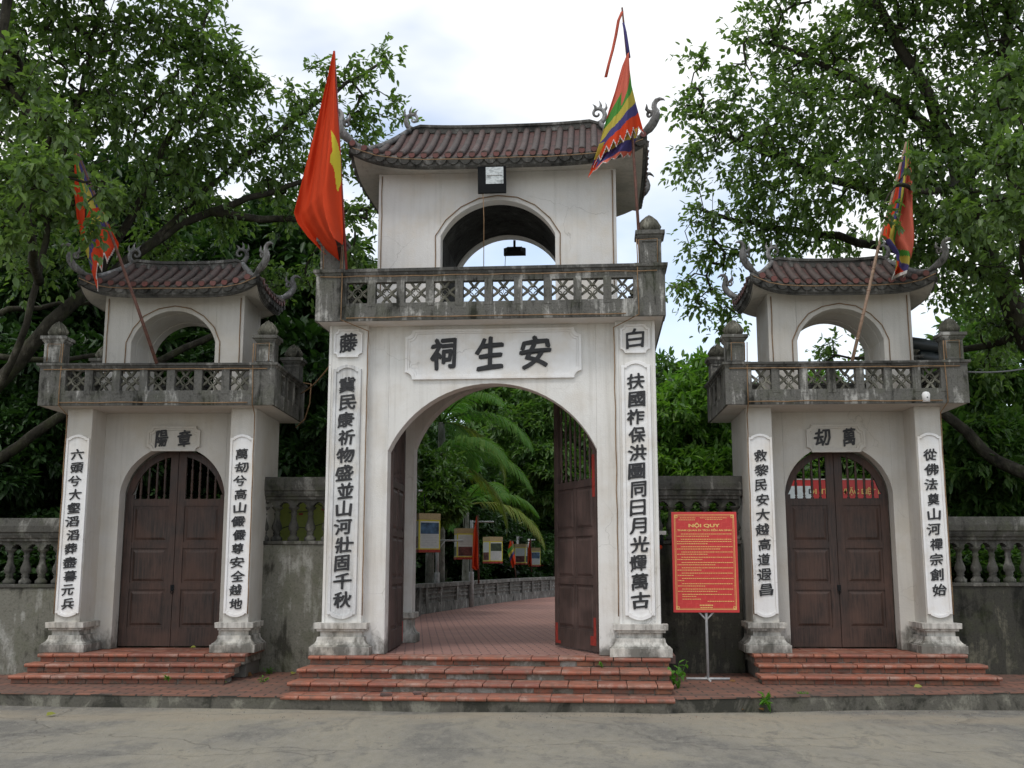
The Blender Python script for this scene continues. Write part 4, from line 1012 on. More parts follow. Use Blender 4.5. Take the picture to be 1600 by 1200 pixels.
p = at(1447, 621, 14.44)
g = thing('junction_box', 'small white junction box on the right balcony edge', 'box', (p.x, p.y - .0, p.z), -R(3))
m = MB(); m.lathe(0, 0, [(-.06, .05), (.04, .055), (.07, .04), (.08, .01)], 10); m.build('cover', PANEL, g); m = MB(); m.tube([(0, -.056, -.005), (0, -.05, -.005)], .009, 8); m.build('screw', DARKM, g)
p = at(1036, 833, 15.4)
g = thing('wall_lamp', 'white lamp bracket half hidden behind the right pilaster', 'lamp', (p.x - .03, 15.38, p.z))
m = MB(); m.box(-.05, .07, -.02, .02, -.025, .03); m.build('bracket', PANEL, g, .004); m = MB(); m.tube([(0, -.0, -.02), (.01, -.03, -.09), (-.02, -.05, -.17)], [.02, .025, .03], 8); m.build('holder', DARKM, g)
m = MB(); m.lathe(-.03, -.05, [(-.23, .005), (-.21, .035), (-.17, .03)], 8); m.build('cap', CLR['red'], g)
# map board behind the balusters on the left, banner behind the right gate
p0 = at(423, 800, 16.5); p1 = at(520, 868, 16.5)
g = thing('map_board', 'olive green map board with thin black route lines behind the balusters', 'sign', ((p0.x + p1.x) / 2, 16.5, .45))
m = MB(); X = (p1.x - p0.x) / 2 + .2; m.box(-X, X, 0, .03, p1.z - .35, p0.z + .16 - .45 + .1); m.build('board', paint('map_green', (.24, .29, .05), .5, .08), g)
m = MB()
for a in ([(-.5, 1.65), (-.2, 1.75), (.1, 1.72), (.5, 1.85)], [(-.45, 2.1), (-.2, 2.1), (-.2, 1.95), (.15, 1.98)], [(-.5, 1.45), (-.3, 1.75)], [(.1, 2.15), (.3, 2.05), (.35, 1.9)]):
    m.tube([(x, -.004, z) for x, z in a], .006, 5)
m.build('route_line', INK, g); m = MB()
for x, z in ((-.33, 1.74), (-.02, 1.93), (.08, 2.02), (.32, 2.0), (-.1, 2.08)): m.box(x - .03, x + .03, -.01, .002, z - .015, z + .015)
m.build('place_mark', REDP, g)
m = MB(); [m.tube([(x, .05, 0), (x, .05, 1.6)], .02, 6) for x in (-X + .1, X - .1)]; m.build('leg', GREYP, g)
Yb = 19.5
q0 = at(1225, 748, Yb); q1 = at(1392, 785, Yb)
g = thing('banner', 'red banner with yellow lettering and a pale map seen through the right gate', 'banner', ((q0.x + q1.x) / 2, Yb, .45))
X = (q1.x - q0.x) / 2 + .3; zb0, zb1 = q1.z - .8 - .45, q0.z - .45
m = MB(); m.box(-X, X, 0, .025, zb0, zb1); m.build('panel', SIGNR, g)
m = MB(); m.box(-X + .08, -X + .80, -.008, .002, zb0 + .1, zb1 - .13)
m.build('pale_map', paint('map_white', (.62, .68, .70), .5, .1), g)
m = MB(); line(m, "DI TÍCH", -.24, zb1 - .27, .09, .55, -.008, .002, .02); line(m, "ĐẶC BIỆT NHÀ TRẦN TẠI", .86, zb1 - .27, .09, 1.5, -.008, .002, .02); m.build('lettering', GOLD, g)
m = MB(); m.box(-X, X, -.006, .02, zb1 - .02, zb1); m.build('edge_strip', CLR['white'], g)
m = MB(); [m.tube([(x, .05, 0), (x, .05, zb1)], .025, 6) for x in (-X + .1, X - .1)]; m.build('leg', GREYP, g)

# ------------------------------------------------------------------ things in the court behind the gate
COURT = concrete("court_wall", (.05, .05, .045), (.16, .155, .14), (.36, .35, .33), 1.5)
g = thing('low_wall', 'long low grey panelled wall curving beside the brick path', 'wall', (-2.25, 25.0, .45))
path = [(-2.3, 25.1), (-1.75, 27.4), (-1.1, 30.2), (-.45, 33), (.35, 36), (1.35, 39), (2.6, 42), (4.2, 45), (6.2, 48)]
pp = [Vector((x + 2.25, y - 25.0, 0)) for x, y in path]
m = MB(); cpm = MB(); pr = MB()
for a, b in zip(pp[:-1], pp[1:]):
    d = (b - a); L = d.length; d.normalize(); nv = Vector((-d.y, d.x, 0)); M = Matrix(((d.x, nv.x, 0, a.x), (d.y, nv.y, 0, a.y), (0, 0, 1, 0), (0, 0, 0, 1)))
    m.box(0, L, .05, .22, -.1, .62, M=M); m.box(0, L, .0, .055, -.1, .26, M=M)
    cpm.box(-.02, L + .02, -.03, .25, .62, .72, M=M)
    n = max(1, round(L / 1.25))
    for i in range(n):
        x = L * i / n; pr.box(x - .07, x + .07, -.015, .06, .2, .622, M=M)
        for z in (.36, .47, .56): pr.box(x + .08, x + L / n - .08, .02, .056, z, z + .035, M=M)
m.build('wall_base', COURT, g); cpm.build('coping', COURT, g, .01); pr.build('pier', COURT, g)
m = MB(); m.box(-.22, .18, -.12, .3, -.1, .66); m.build('end_pier', COURT, g, .01)
BOXY = paint("box_yellow", (.62, .55, .05), .5, .08); BOXW = paint("box_paper", (.55, .56, .54), .55, .06); BOXT = paint("box_tan", (.40, .30, .16), .6, .25, scale=60)
PIC1 = paint("picture_dark", (.10, .035, .03), .5, .8, scale=9); PIC2 = paint("picture_blue", (.05, .10, .17), .5, .8, scale=7); PIC3 = paint("picture_green", (.04, .06, .035), .5, .7, scale=12)
def info_box(label, px, py0, py1, Y, rz, pics, wd=.40):
    a = at(px, py0, Y); b = at(px, py1, Y); h = a.z - b.z
    g = thing('hanging_box', label, 'sign', (a.x, Y, b.z), rz, 'hanging information boxes in the court')
    m = MB(); w = wd / 2; m.box(-w, w, -w, w, 0, h); m.build('body', BOXY, g, .004)
    m = MB(); pw_ = MB(); rb_ = MB(); k = 0
    pic = {}
    for f in range(4):
        M = Matrix.Rotation(f * math.pi / 2, 4, 'Z')
        pw_.box(-w + .03, w - .03, -w - .004, -w + .002, .08, h - .16, M=M)
        m.box(-w, w, -w - .005, -w + .002, h - .13, h + .002, M=M); rb_.box(-w, w, -w - .005, -w + .002, -.003, .055, M=M)
        mt, top = pics[f % 2]; q = pic.setdefault(mt.name, (MB(), mt))[0]
        z0 = h - .42 if top else .09; q.box(-w + .04, w - .04, -w - .008, -w - .002, z0, z0 + .23, M=M)
        for i in range(7):
            zz = (h - .46 - i * .035) if top else (h - .2 - i * .035)
            pic.setdefault('ln', (MB(), GREYP))[0].box(-w + .06, w - .06 - .03 * (i % 3), -w - .0075, -w - .003, zz, zz + .008, M=M)
    pw_.build('paper', BOXW, g); m.build('header', BOXT, g); rb_.build('red_strip', REDP, g)
    for q, mt in pic.values(): q.build('picture' if mt is not GREYP else 'print_line', mt, g)
    m = MB(); m.tube([(0, 0, h), (.01, 0, h + .2), (-.01, 0, h + .42)], .012, 6); m.build('chain', DARKM, g)
def lamp_post(label, px, py_top, Y, armpx):
    t = at(px, py_top, Y)
    g = thing('sign_post', label, 'post', (t.x, Y, .45), 0, 'grey posts that carry the information boxes')
    z = t.z - .45; m = MB(); m.tube([(0, 0, 0), (0, 0, .95), (0, 0, .97)], .065, 10); m.tube([(0, 0, .96), (0, 0, z)], .042, 10); m.build('pole', GREYP, g)
    ax = at(armpx, py_top + 3, Y).x - t.x; m = MB(); m.tube([(0, 0, z - .04), (ax, 0, z - .04)], .022, 8); m.tube([(0, 0, z - .32), (ax * .18, 0, z - .14), (ax * .3, 0, z - .05)], .016, 6); m.build('arm', GREYP, g)
info_box('nearest yellow information box with a blue landscape picture, by the gate jamb', 663, 803, 863, 23, R(32), [(PIC2, True), (PIC1, False)], .50)
lamp_post('grey post carrying the nearest information box by the gate jamb', 600, 764, 23.2, 660)
info_box('second yellow information box with a dark red picture, left of the grey post', 725, 826, 874, 28.5, R(12), [(PIC1, False), (PIC3, False)], .44)
lamp_post('slim grey post standing between the two palm trunks', 683.5, 842, 27.5, 724)
info_box('third yellow box hanging from the arm right of the red flag', 770, 839, 880, 33, R(28), [(PIC3, True), (PIC1, False)], .44)
lamp_post('tall grey post with a long arm just left of the red flag', 737, 813, 30, 772)
info_box('shaded information box with a dim picture, left of the far red flag', 814, 850, 882, 42, R(80), [(PIC3, False), (PIC1, False)], .42)
info_box('bright far box with a green picture, just right of the far red flag', 834, 856, 885, 44, R(20), [(PIC2, True), (PIC3, True)], .42)
info_box('dim box with a dark picture left of the far tree trunk', 852, 860, 884, 50, R(55), [(PIC3, True), (PIC3, False)], .42)
lamp_post('far pale post under the shaded information box', 809, 838, 43, 816)
lamp_post('far post beside the bright far box', 826, 842, 46, 836)
def small_flag(label, px, pt, pb, pbot, Y):
    a = at(px, pt, Y); g2 = thing('flag', label, 'flag', tuple(at(px + 3, pbot, Y)), 0, 'red flags in the court'); global g; g = g2
    m = MB(); m.tube([at(px + 3, pbot, Y), at(px + 1, pt - 1, Y)], .025, 6); under(m).build('pole', RUST, g)
    w = (pb - pt) * .09
    Lp = [(0, px - .5, pt), (.25, px - w * .7, pt + (pb - pt) * .3), (.8, px - w, pb - 3), (1, px - w * .2, pb)]; Rp = [(0, px + .8, pt), (1, px + 2.8, pb - 2)]
    solid(under(cloth_grid(Y, Lp, Rp, lambda s, t: 0, lambda s, t: .12 * math.sin(s * 9 + t * 4) * t, 16, 24)).build('cloth', [CLR['red']], g))
small_flag('limp red flag beside the tall grey post in the court', 745, 806, 891, 912, 28)
small_flag('far limp red flag in front of the bright information box', 828, 843, 886, 908, 43)
g = thing('flag', 'dark striped festival flag in shade between the information boxes', 'flag', tuple(at(806, 905, 38)))
m = MB(); m.tube([at(806, 905, 38), at(800, 845, 38)], .025, 6); under(m).build('pole', RUST, g)
solid(under(cloth_grid(38, [(0, 797, 845), (.4, 793, 862), (1, 801, 888)], [(0, 802, 846), (1, 806, 880)], lambda s, t: band(t + .2 * s, [.3, .5, .62, .75]), lambda s, t: .1 * math.sin(s * 7) * t, 24, 36)).build('cloth', CL2, g))
# far house with an orange roof
Yh_ = 66; a = at(893, 858, Yh_); g = thing('far_house', 'far low house with orange roof seen past the path end', 'house', (a.x + .5, Yh_, .45))
z = at(880, 838, Yh_).z - .45; z2 = at(880, 860, Yh_).z - .45
m = MB(); m.box(-.6, 4.6, 0, 5, 0, z2); m.build('wall', paint('house_wall', (.5, .42, .3), .8, .1), g)
m = MB(); m.loft([[(-1, -.5, z2 - .1), (5, -.5, z2 - .1), (5, 5.5, z2 - .1), (-1, 5.5, z2 - .1)], [(0, 2.4, z + .7), (4, 2.4, z + .7), (4, 2.6, z + .7), (0, 2.6, z + .7)]]); m.build('roof', paint('orange_roof', (.50, .16, .07), .7, .2), g)
m = MB(); [m.box(x, x + 1.1, -.03, .03, 0, 2.1) for x in (.3, 2.4)]; m.build('door', WOOD, g)

# ------------------------------------------------------------------ vegetation
def leaf_arrays(P, D, U, S, wr=.42, fold=.22):
    """six-point folded leaves: P base points, D directions, U rough up, S lengths"""
    D = D / np.linalg.norm(D, axis=1, keepdims=True)
    Sd = np.cross(D, U); Sd /= np.linalg.norm(Sd, axis=1, keepdims=True) + 1e-9
    Nn = np.cross(Sd, D); S = S[:, None]; n = len(P)
    V = np.empty((n, 6, 3))
    V[:, 0] = P
    V[:, 1] = P + D * S * .30 + Sd * S * wr * .5 + Nn * S * fold * .3
    V[:, 2] = P + D * S * .70 + Sd * S * wr * .40 + Nn * S * fold * .15
    V[:, 3] = P + D * S - Nn * S * .10
    V[:, 4] = P + D * S * .70 - Sd * S * wr * .40 + Nn * S * fold * .15
    V[:, 5] = P + D * S * .30 - Sd * S * wr * .5 + Nn * S * fold * .3
    i = np.arange(n)[:, None] * 6
    Fq = np.concatenate([i + np.array([[0, 3, 2, 1]]), i + np.array([[0, 5, 4, 3]])], axis=1).reshape(-1, 4)
    return V.reshape(-1, 3), Fq
def np_mesh(name, V, Fq, mat):
    me = bpy.data.meshes.new(name); me.vertices.add(len(V)); me.vertices.foreach_set('co', V.astype(np.float32).ravel())
    k = Fq.shape[1]; me.loops.add(Fq.size); me.loops.foreach_set('vertex_index', Fq.astype(np.int32).ravel())
    me.polygons.add(len(Fq)); me.polygons.foreach_set('loop_start', np.arange(0, Fq.size, k, dtype=np.int32)); me.polygons.foreach_set('loop_total', np.full(len(Fq), k, dtype=np.int32))
    me.materials.append(mat); me.update(); me.validate()
    return me
def rdir(rng, n):
    v = rng.normal(size=(n, 3)); return v / np.linalg.norm(v, axis=1, keepdims=True)
BARK = concrete("ficus_bark", (.016, .015, .011), (.04, .036, .027), (.085, .078, .06), 2, .35)
BARKG = concrete("grey_bark", (.09, .09, .08), (.2, .2, .175), (.32, .32, .29), 3, .25)
FICUS = leafmat("ficus_leaf", [(.066, .108, .046), (.092, .148, .060), (.12, .182, .068), (.17, .25, .075), (.084, .13, .060), (.11, .165, .052)], .42, .38)
LUSH = leafmat("lush_leaf", [(.07, .15, .03), (.11, .22, .042), (.17, .29, .05), (.085, .18, .036)], .38, .5)
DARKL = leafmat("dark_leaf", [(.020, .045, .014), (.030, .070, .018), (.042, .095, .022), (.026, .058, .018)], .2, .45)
LONG = leafmat("longan_leaf", [(.046, .100, .026), (.072, .150, .034), (.115, .18, .05), (.060, .125, .034)], .34, .48)

def big_tree(name, label, base, limbs, blobs, seed, mat, leaf=.115, per=20, dens=76.):
    """limbs: (points, r0, r1); blobs: (centre, radius); twigs grow from the limbs to every sprig"""
    rng = np.random.default_rng(seed)
    g = thing(name, label, 'tree', tuple(base)); B = np.array(base)
    nodes = []; trunk = MB()
    for pts, r0, r1 in limbs:
        pts = [Vector(p) - Vector(base) for p in pts]; fine = []; rr = []
        n = len(pts)
        for i in range(n - 1):
            p0, p1, p2, p3 = pts[max(i - 1, 0)], pts[i], pts[i + 1], pts[min(i + 2, n - 1)]
            L = max(2, int((p2 - p1).length / .3))
            for k in range(L):
                t = k / L
                q = .5 * (2 * p1 + (p2 - p0) * t + (2 * p0 - 5 * p1 + 4 * p2 - p3) * t * t + (3 * p1 - p0 - 3 * p2 + p3) * t ** 3)
                fine.append(q + Vector(tuple(rng.normal(size=3) * .02))); rr.append(r0 + (r1 - r0) * (i + t) / (n - 1))
        fine.append(pts[-1]); rr.append(r1)
        trunk.tube(fine, rr, 9)
        nodes += [tuple(q) for q in fine[len(fine) // 4:]]
    trunk.build('trunk', BARK, g)
    A = []
    for c, rad in blobs:
        rp = rad * 1721 / c[1]
        n = max(6, int(rp * rp / dens))
        d = rdir(rng, n) * (rng.random((n, 1)) ** .42) * rad * np.array([1, 1.25, .9])
        A.append(np.array(c) - B + d)
    A = np.concatenate(A)
    nodes = np.array(nodes); nl = len(nodes)
    d0 = np.min(np.linalg.norm(A[:, None] - nodes[None], axis=2), axis=1) if len(nodes) < 3000 else np.zeros(len(A))
    A = A[np.argsort(d0)]
    cap = nl + len(A) * 4; NP = np.zeros((cap, 3)); NP[:nl] = nodes; par = -np.ones(cap, int); cnt = nl
    paths = []
    for a in A:
        d = np.linalg.norm(NP[:cnt] - a, axis=1) + .25 * np.maximum(0, NP[:cnt, 2] - a[2])
        i = int(np.argmin(d)); p = NP[i]; L = np.linalg.norm(a - p)
        k = 1 if L < .35 else 2 if L < .9 else 3
        side = rng.normal(size=3) * .12 * L; last = i; chain = [i]
        for q in range(1, k + 1):
            t = q / k; pt = p + (a - p) * t + side * math.sin(math.pi * t) + np.array([0, 0, .10 * L * math.sin(math.pi * t)])
            NP[cnt] = pt; par[cnt] = last; last = cnt; chain.append(cnt); cnt += 1
        paths.append(chain)
    w = np.zeros(cap)
    for ch in paths: w[ch[-1]] += 1
    for i in range(cnt - 1, nl - 1, -1):
        if par[i] >= nl: w[par[i]] += w[i]
    tw = MB()
    for ch in paths:
        pts = [tuple(NP[i]) for i in ch]; rr = [min(.07, .0055 * max(1, w[i]) ** .5) for i in ch]; rr[0] = rr[1] if len(rr) > 1 else rr[0]; rr[-1] = min(rr[-1], .02)
        tw.tube(pts, rr, 4, cap=False)
    tw.build('twigs', BARK, g)
    # sprigs of leaves on and around each twig end
    n = len(A); out = A - A.mean(axis=0); out /= np.linalg.norm(out, axis=1, keepdims=True) + 1e-9
    ctr = np.repeat(A, per, axis=0); odir = np.repeat(out, per, axis=0); m_ = len(ctr)
    sprig = np.repeat(rdir(rng, n * 3), int(math.ceil(per / 3)), axis=0)[:m_] if False else None
    sd = rdir(rng, n * 4).reshape(n, 4, 3); which = rng.integers(0, 4, size=(n, per)); s_dir = sd[np.arange(n)[:, None], which].reshape(-1, 3) + odir * .5 + np.array([0, 0, .15])
    t = rng.random((m_, 1)); pos = ctr + s_dir * t * .30 - np.array([0, 0, .10]) * t * t
    D = s_dir * .6 + rdir(rng, m_) * .75 + np.array([0, 0, -.30])
    U = rdir(rng, m_) * .55 + np.array([0, 0, 1.0])
    V, Fq = leaf_arrays(pos, D, U, leaf * (.45 + .85 * rng.random(m_) ** .8), .50)
    o = bpy.data.objects.new('crown', np_mesh('crown', V, Fq, mat)); COL.objects.link(o); o.parent = g
    return g
bl = lambda L: [(tuple(at(x, y, Y)), r * Y / 1721) for x, y, Y, r in L]
# left fig tree: base beyond the left edge of the frame
LB = (-9.6, 17.6, .45)
T = lambda *p: [at(*q) for q in p]
big_tree('fig_tree', 'large spreading fig tree on the left with limbs leaning over the left gate', LB, [
    ([LB, at(-150, 760, 17.6), at(-40, 640, 17.6), at(83, 505, 17.6), at(140, 452, 17.8), at(230, 385, 18), at(330, 330, 18.4), at(420, 300, 18.6), at(520, 270, 19)], .17, .035),
    ([LB, at(-120, 790, 18.2), at(0, 715, 18.3), at(110, 640, 18.4), at(260, 560, 18.8), at(420, 480, 19.2)], .13, .05),
    ([at(-150, 760, 17.6), at(0, 600, 17), at(60, 440, 16.8), at(90, 280, 16.8), at(130, 120, 17), at(170, -40, 17)], .065, .035),
    ([at(140, 452, 17.8), at(210, 330, 17.6), at(270, 200, 17.5), at(330, 90, 17.6)], .09, .03),
    ([at(230, 385, 18), at(320, 300, 18.2), at(430, 210, 18.6), at(540, 130, 19), at(600, 95, 19.2)], .06, .025),
    ([at(330, 330, 18.4), at(440, 345, 18.8), at(540, 330, 19.1), at(590, 320, 19.3)], .08, .03),
    ([at(60, 440, 16.8), at(40, 330, 14.5), at(70, 230, 13)], .08, .03),
    ([at(-40, 640, 17.6), at(-20, 500, 18), at(60, 480, 18.5), at(180, 470, 19)], .07, .03),
    ([at(-20, 560, 18), at(100, 560, 18.6), at(260, 530, 19.2)], .06, .03),
  ], bl([(50, 60, 17, 95), (170, 60, 17, 90), (280, 60, 17.2, 80), (350, 100, 17.8, 60), (50, 180, 17, 90), (180, 170, 17, 90), (300, 170, 17.3, 80), (385, 140, 18, 42), (40, 300, 16.5, 80), (140, 290, 16.8, 70), (255, 270, 17.5, 70), (350, 235, 18, 62), (420, 205, 18.5, 52), (470, 160, 18.7, 42), (505, 120, 19, 30), (560, 115, 19, 32), (602, 92, 19.2, 26), (622, 165, 19.4, 26), (560, 190, 19.4, 48), (480, 240, 19, 55), (570, 250, 19.4, 45), (600, 305, 19.2, 22), (430, 290, 18.7, 42), (560, 335, 19.2, 35), (470, 335, 18.9, 40), (340, 330, 18.8, 45), (250, 365, 18.6, 50), (150, 400, 18.2, 45), (60, 400, 17.5, 55), (500, 420, 19.4, 45), (420, 430, 19.6, 40), (560, 400, 19.3, 28),
  (95, 195, 12.8, 42), (55, 265, 12.4, 48), (20, 350, 12.6, 42), (150, 290, 13.2, 18), (140, 355, 13.4, 14), (20, 120, 13, 60), (80, -110, 16, 150), (280, -60, 17, 90), (140, -230, 13.2, 150), (330, -230, 14.2, 110), (-40, -160, 13, 130), (-60, 250, 14, 90)]), 3, FICUS, .122)  # blobs above the frame: unseen canopy added to shade the left gate
RB = (9.4, 18.6, .45)
big_tree('fig_tree', 'tall leafy fig tree on the right rising behind the right gate', RB, [
    ([RB, at(1660, 640, 18.4), at(1590, 500, 18), at(1545, 400, 17.6), at(1500, 280, 17.2), at(1486, 235, 17), at(1440, 130, 17), at(1365, 0, 17)], .26, .07),
    ([at(1500, 280, 17.2), at(1560, 200, 16.6), at(1570, 80, 16.5), at(1590, -40, 16.5)], .15, .06),
    ([at(1486, 235, 17), at(1400, 160, 17.2), at(1310, 110, 17.6), at(1210, 70, 18)], .11, .03),
    ([at(1545, 400, 17.6), at(1440, 330, 17.4), at(1330, 290, 17.6), at(1220, 250, 18.2), at(1110, 200, 18.6)], .12, .03),
    ([at(1560, 440, 17.8), at(1440, 400, 18.2), at(1310, 370, 18.6), at(1180, 350, 18.8), at(1100, 330, 19)], .11, .03),
    ([RB, at(1650, 780, 18.8), at(1560, 720, 19), at(1470, 640, 19.2), at(1380, 600, 19.6)], .16, .06),
    ([at(1600, 520, 18), at(1540, 540, 18.8), at(1440, 560, 19.6), at(1330, 560, 20)], .08, .03),
    ([at(1640, 620, 18.4), at(1600, 400, 15), at(1580, 280, 13), at(1560, 240, 12.6)], .09, .03),
    ([at(1500, 280, 17.2), at(1460, 300, 15.4), at(1400, 290, 13.8)], .07, .025),
  ], bl([(1185, 45, 18, 48), (1260, 90, 18, 70), (1345, 60, 17.5, 80), (1450, 60, 17, 90), (1560, 60, 16.7, 90), (1095, 98, 18.5, 24), (1150, 125, 18.3, 34), (1085, 165, 18.5, 36), (1140, 190, 18.3, 50), (1220, 180, 17.8, 70), (1310, 180, 17.3, 80), (1410, 180, 16.8, 80), (1530, 180, 16.2, 90), (1100, 250, 18.5, 45), (1180, 270, 18.2, 60), (1270, 275, 17.6, 70), (1365, 265, 16.5, 62), (1460, 290, 16, 70), (1560, 300, 15.8, 80), (1105, 330, 18.6, 38), (1180, 340, 18.5, 48), (1260, 345, 18.3, 52), (1450, 370, 17, 60), (1560, 400, 17, 80), (1095, 385, 19, 28), (1150, 395, 19, 32), (1085, 450, 19.5, 34), (1125, 480, 19.5, 38), (1230, 385, 19, 36), (1330, 375, 19, 36), (1300, 545, 20.5, 34), (1370, 535, 20.5, 30), (1545, 560, 19.5, 40), (1420, 430, 19, 36), (1500, 450, 18.4, 50), (1580, 500, 18.4, 60), (1375, 330, 13.7, 16), (1428, 262, 13.7, 24), (1570, 240, 12.7, 52), (1590, 330, 12.8, 46), (1500, 330, 14, 40), (1600, 130, 13.5, 60), (1420, -70, 16.5, 110), (1580, -80, 16, 110), (1380, -230, 13.6, 140), (1560, -220, 13, 150), (1250, -40, 17.5, 60), (1680, 250, 14, 100)]), 8, FICUS, .118)  # unseen canopy over the top of the frame, added to shade the right gate

# ---- garden trees: crowns made of many hanging leaf tufts
def crown_mesh(name, seed, mat, H, Wd, nt, per, leaf, droop=.5, wr=.34):
    rng = np.random.default_rng(seed)
    nb = 26; lob = rdir(rng, nb) * (.35 + .62 * rng.random((nb, 1))) * np.array([Wd, Wd, H]); lr = (.26 + .22 * rng.random(nb)) * Wd
    k = rng.integers(0, nb, nt); d = rdir(rng, nt); d[:, 2] = np.abs(d[:, 2]) * .8 + d[:, 2] * .2
    c = lob[k] + d * lr[k][:, None] * (.55 + .5 * rng.random((nt, 1)))
    ctr = np.repeat(c, per, axis=0); dd = np.repeat(d, per, axis=0); m_ = len(ctr)
    D = dd * .7 + rdir(rng, m_) * .8 + np.array([0, 0, -droop]); U = rdir(rng, m_) * .5 + np.array([0, 0, 1.0])
    pos = ctr + rdir(rng, m_) * leaf * .35
    V, Fq = leaf_arrays(pos, D, U, leaf * (.7 + .6 * rng.random(m_)), wr, .15)
    return np_mesh(name, V, Fq, mat)
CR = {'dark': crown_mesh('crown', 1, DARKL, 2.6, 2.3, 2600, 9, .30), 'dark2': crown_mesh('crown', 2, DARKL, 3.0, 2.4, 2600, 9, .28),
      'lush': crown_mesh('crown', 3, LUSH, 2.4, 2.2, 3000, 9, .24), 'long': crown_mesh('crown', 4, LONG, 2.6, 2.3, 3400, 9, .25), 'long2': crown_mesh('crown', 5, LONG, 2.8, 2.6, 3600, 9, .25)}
def garden_tree(label, x, y, kind, s, zc, tr=.12, rz=0., sz=1., group='garden trees behind the gates'):
    g = thing('garden_tree', label, 'tree', (x, y, .45), 0, group)
    m = MB(); rng = random.Random(int(x * 97 + y * 31))
    top = zc - .45; m.tube([(0, 0, -.1), (rng.uniform(-.1, .1), .05, top * .4), (rng.uniform(-.2, .2), 0, top * .8), (0, 0, top + .8 * s)], [tr * 1.3, tr, tr * .8, tr * .3], 8)
    for k in range(7):
        a = k * .9 + rz; r = s * (1.1 + .5 * rng.random()); h0 = top * rng.uniform(.5, .85)
        m.tube([(0, 0, h0), (r * .4 * math.cos(a), r * .4 * math.sin(a), h0 + .5 * s), (r * math.cos(a), r * math.sin(a), h0 + rng.uniform(.7, 1.5) * s)], [tr * .5, tr * .32, tr * .1], 6)
    m.build('trunk', BARK, g)
    o = bpy.data.objects.new('crown', CR[kind]); COL.objects.link(o); o.parent = g; o.location = (0, 0, top); o.scale = (s, s, s * sz); o.rotation_euler = (0, 0, rz)
    return g
def gt(label, px, py, Y, kind, s, **k):
    p = at(px, py, Y); return garden_tree(label, p.x, Y, kind, s, p.z, **k)
# through the central arch
gt('dense longan tree left of the path just inside the gate', 632, 772, 24.5, 'long', .56, rz=1.0, sz=1.1)
gt('rounded longan tree right of the path with a clear dark trunk', 868, 735, 41, 'long2', 1.02, rz=.4)
gt('tall dark tree closing the view above the palm fronds', 800, 640, 52, 'long', 1.7, rz=2)
gt('broad longan tree behind the palms left of the path', 650, 690, 38, 'long', 1.15, rz=2.6)
gt('yellow green tree top right behind the rounded longan', 905, 640, 56, 'long2', 1.5, rz=3)
gt('low dark tree in the shade behind the information boxes', 720, 800, 46, 'dark2', 1.1, rz=.7, sz=.9)
gt('dark tree over the far end of the path', 800, 770, 60, 'long2', 1.5, rz=1.7)
gt('dark tree far behind the low wall corner', 690, 790, 36, 'dark2', .85, rz=.7, sz=.9)
gt('deep green tree closing the path end on the right', 930, 770, 66, 'dark2', 1.6, rz=2.7)
# between the central gate and the right gate
gt('bright lime green tree behind the wall between the central and right gates', 1095, 705, 23, 'lush', .74, rz=1.2, sz=1.1)
gt('second bright green tree just left of the right gate', 1150, 745, 25, 'long', .85, rz=2.2)
gt('dark green tree filling the gap right of the central gate', 1060, 745, 26, 'long2', .80, rz=.1)
gt('light green tree seen through the upper arch of the right gate', 1300, 705, 27, 'lush', .80, rz=.3)
gt('bushy dark tree behind the middle of the right gate', 1240, 800, 28, 'long2', .9, rz=.3)
gt('tall lush tree behind the right gate balcony', 1420, 770, 26, 'long', .85, rz=4)
gt('bushy tree low behind the right boundary wall', 1540, 700, 21, 'long', .82, rz=2.0)
gt('shaded tree at the right edge above the wall', 1640, 690, 23, 'long2', .95, rz=5)
gt('tree behind the right corner post with glossy leaves', 1510, 700, 27, 'long', .85, rz=1.4)
# dark grove behind the left gate
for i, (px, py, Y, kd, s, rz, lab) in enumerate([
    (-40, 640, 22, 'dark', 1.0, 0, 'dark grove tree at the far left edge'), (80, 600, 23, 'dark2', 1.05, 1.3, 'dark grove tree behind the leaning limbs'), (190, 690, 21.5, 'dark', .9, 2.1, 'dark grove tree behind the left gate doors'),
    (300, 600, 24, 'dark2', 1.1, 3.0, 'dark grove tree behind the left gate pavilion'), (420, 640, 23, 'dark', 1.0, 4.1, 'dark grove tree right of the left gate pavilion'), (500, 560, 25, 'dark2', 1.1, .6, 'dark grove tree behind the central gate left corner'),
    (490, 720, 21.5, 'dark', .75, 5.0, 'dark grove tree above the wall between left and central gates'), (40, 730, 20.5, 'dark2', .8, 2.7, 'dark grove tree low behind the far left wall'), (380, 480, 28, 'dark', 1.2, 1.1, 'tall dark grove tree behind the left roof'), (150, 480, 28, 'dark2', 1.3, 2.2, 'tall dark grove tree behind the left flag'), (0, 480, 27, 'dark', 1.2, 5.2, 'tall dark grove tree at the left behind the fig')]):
    gt(lab, px, py, Y, kd, s, rz=rz, group='dark grove trees behind the left gate')
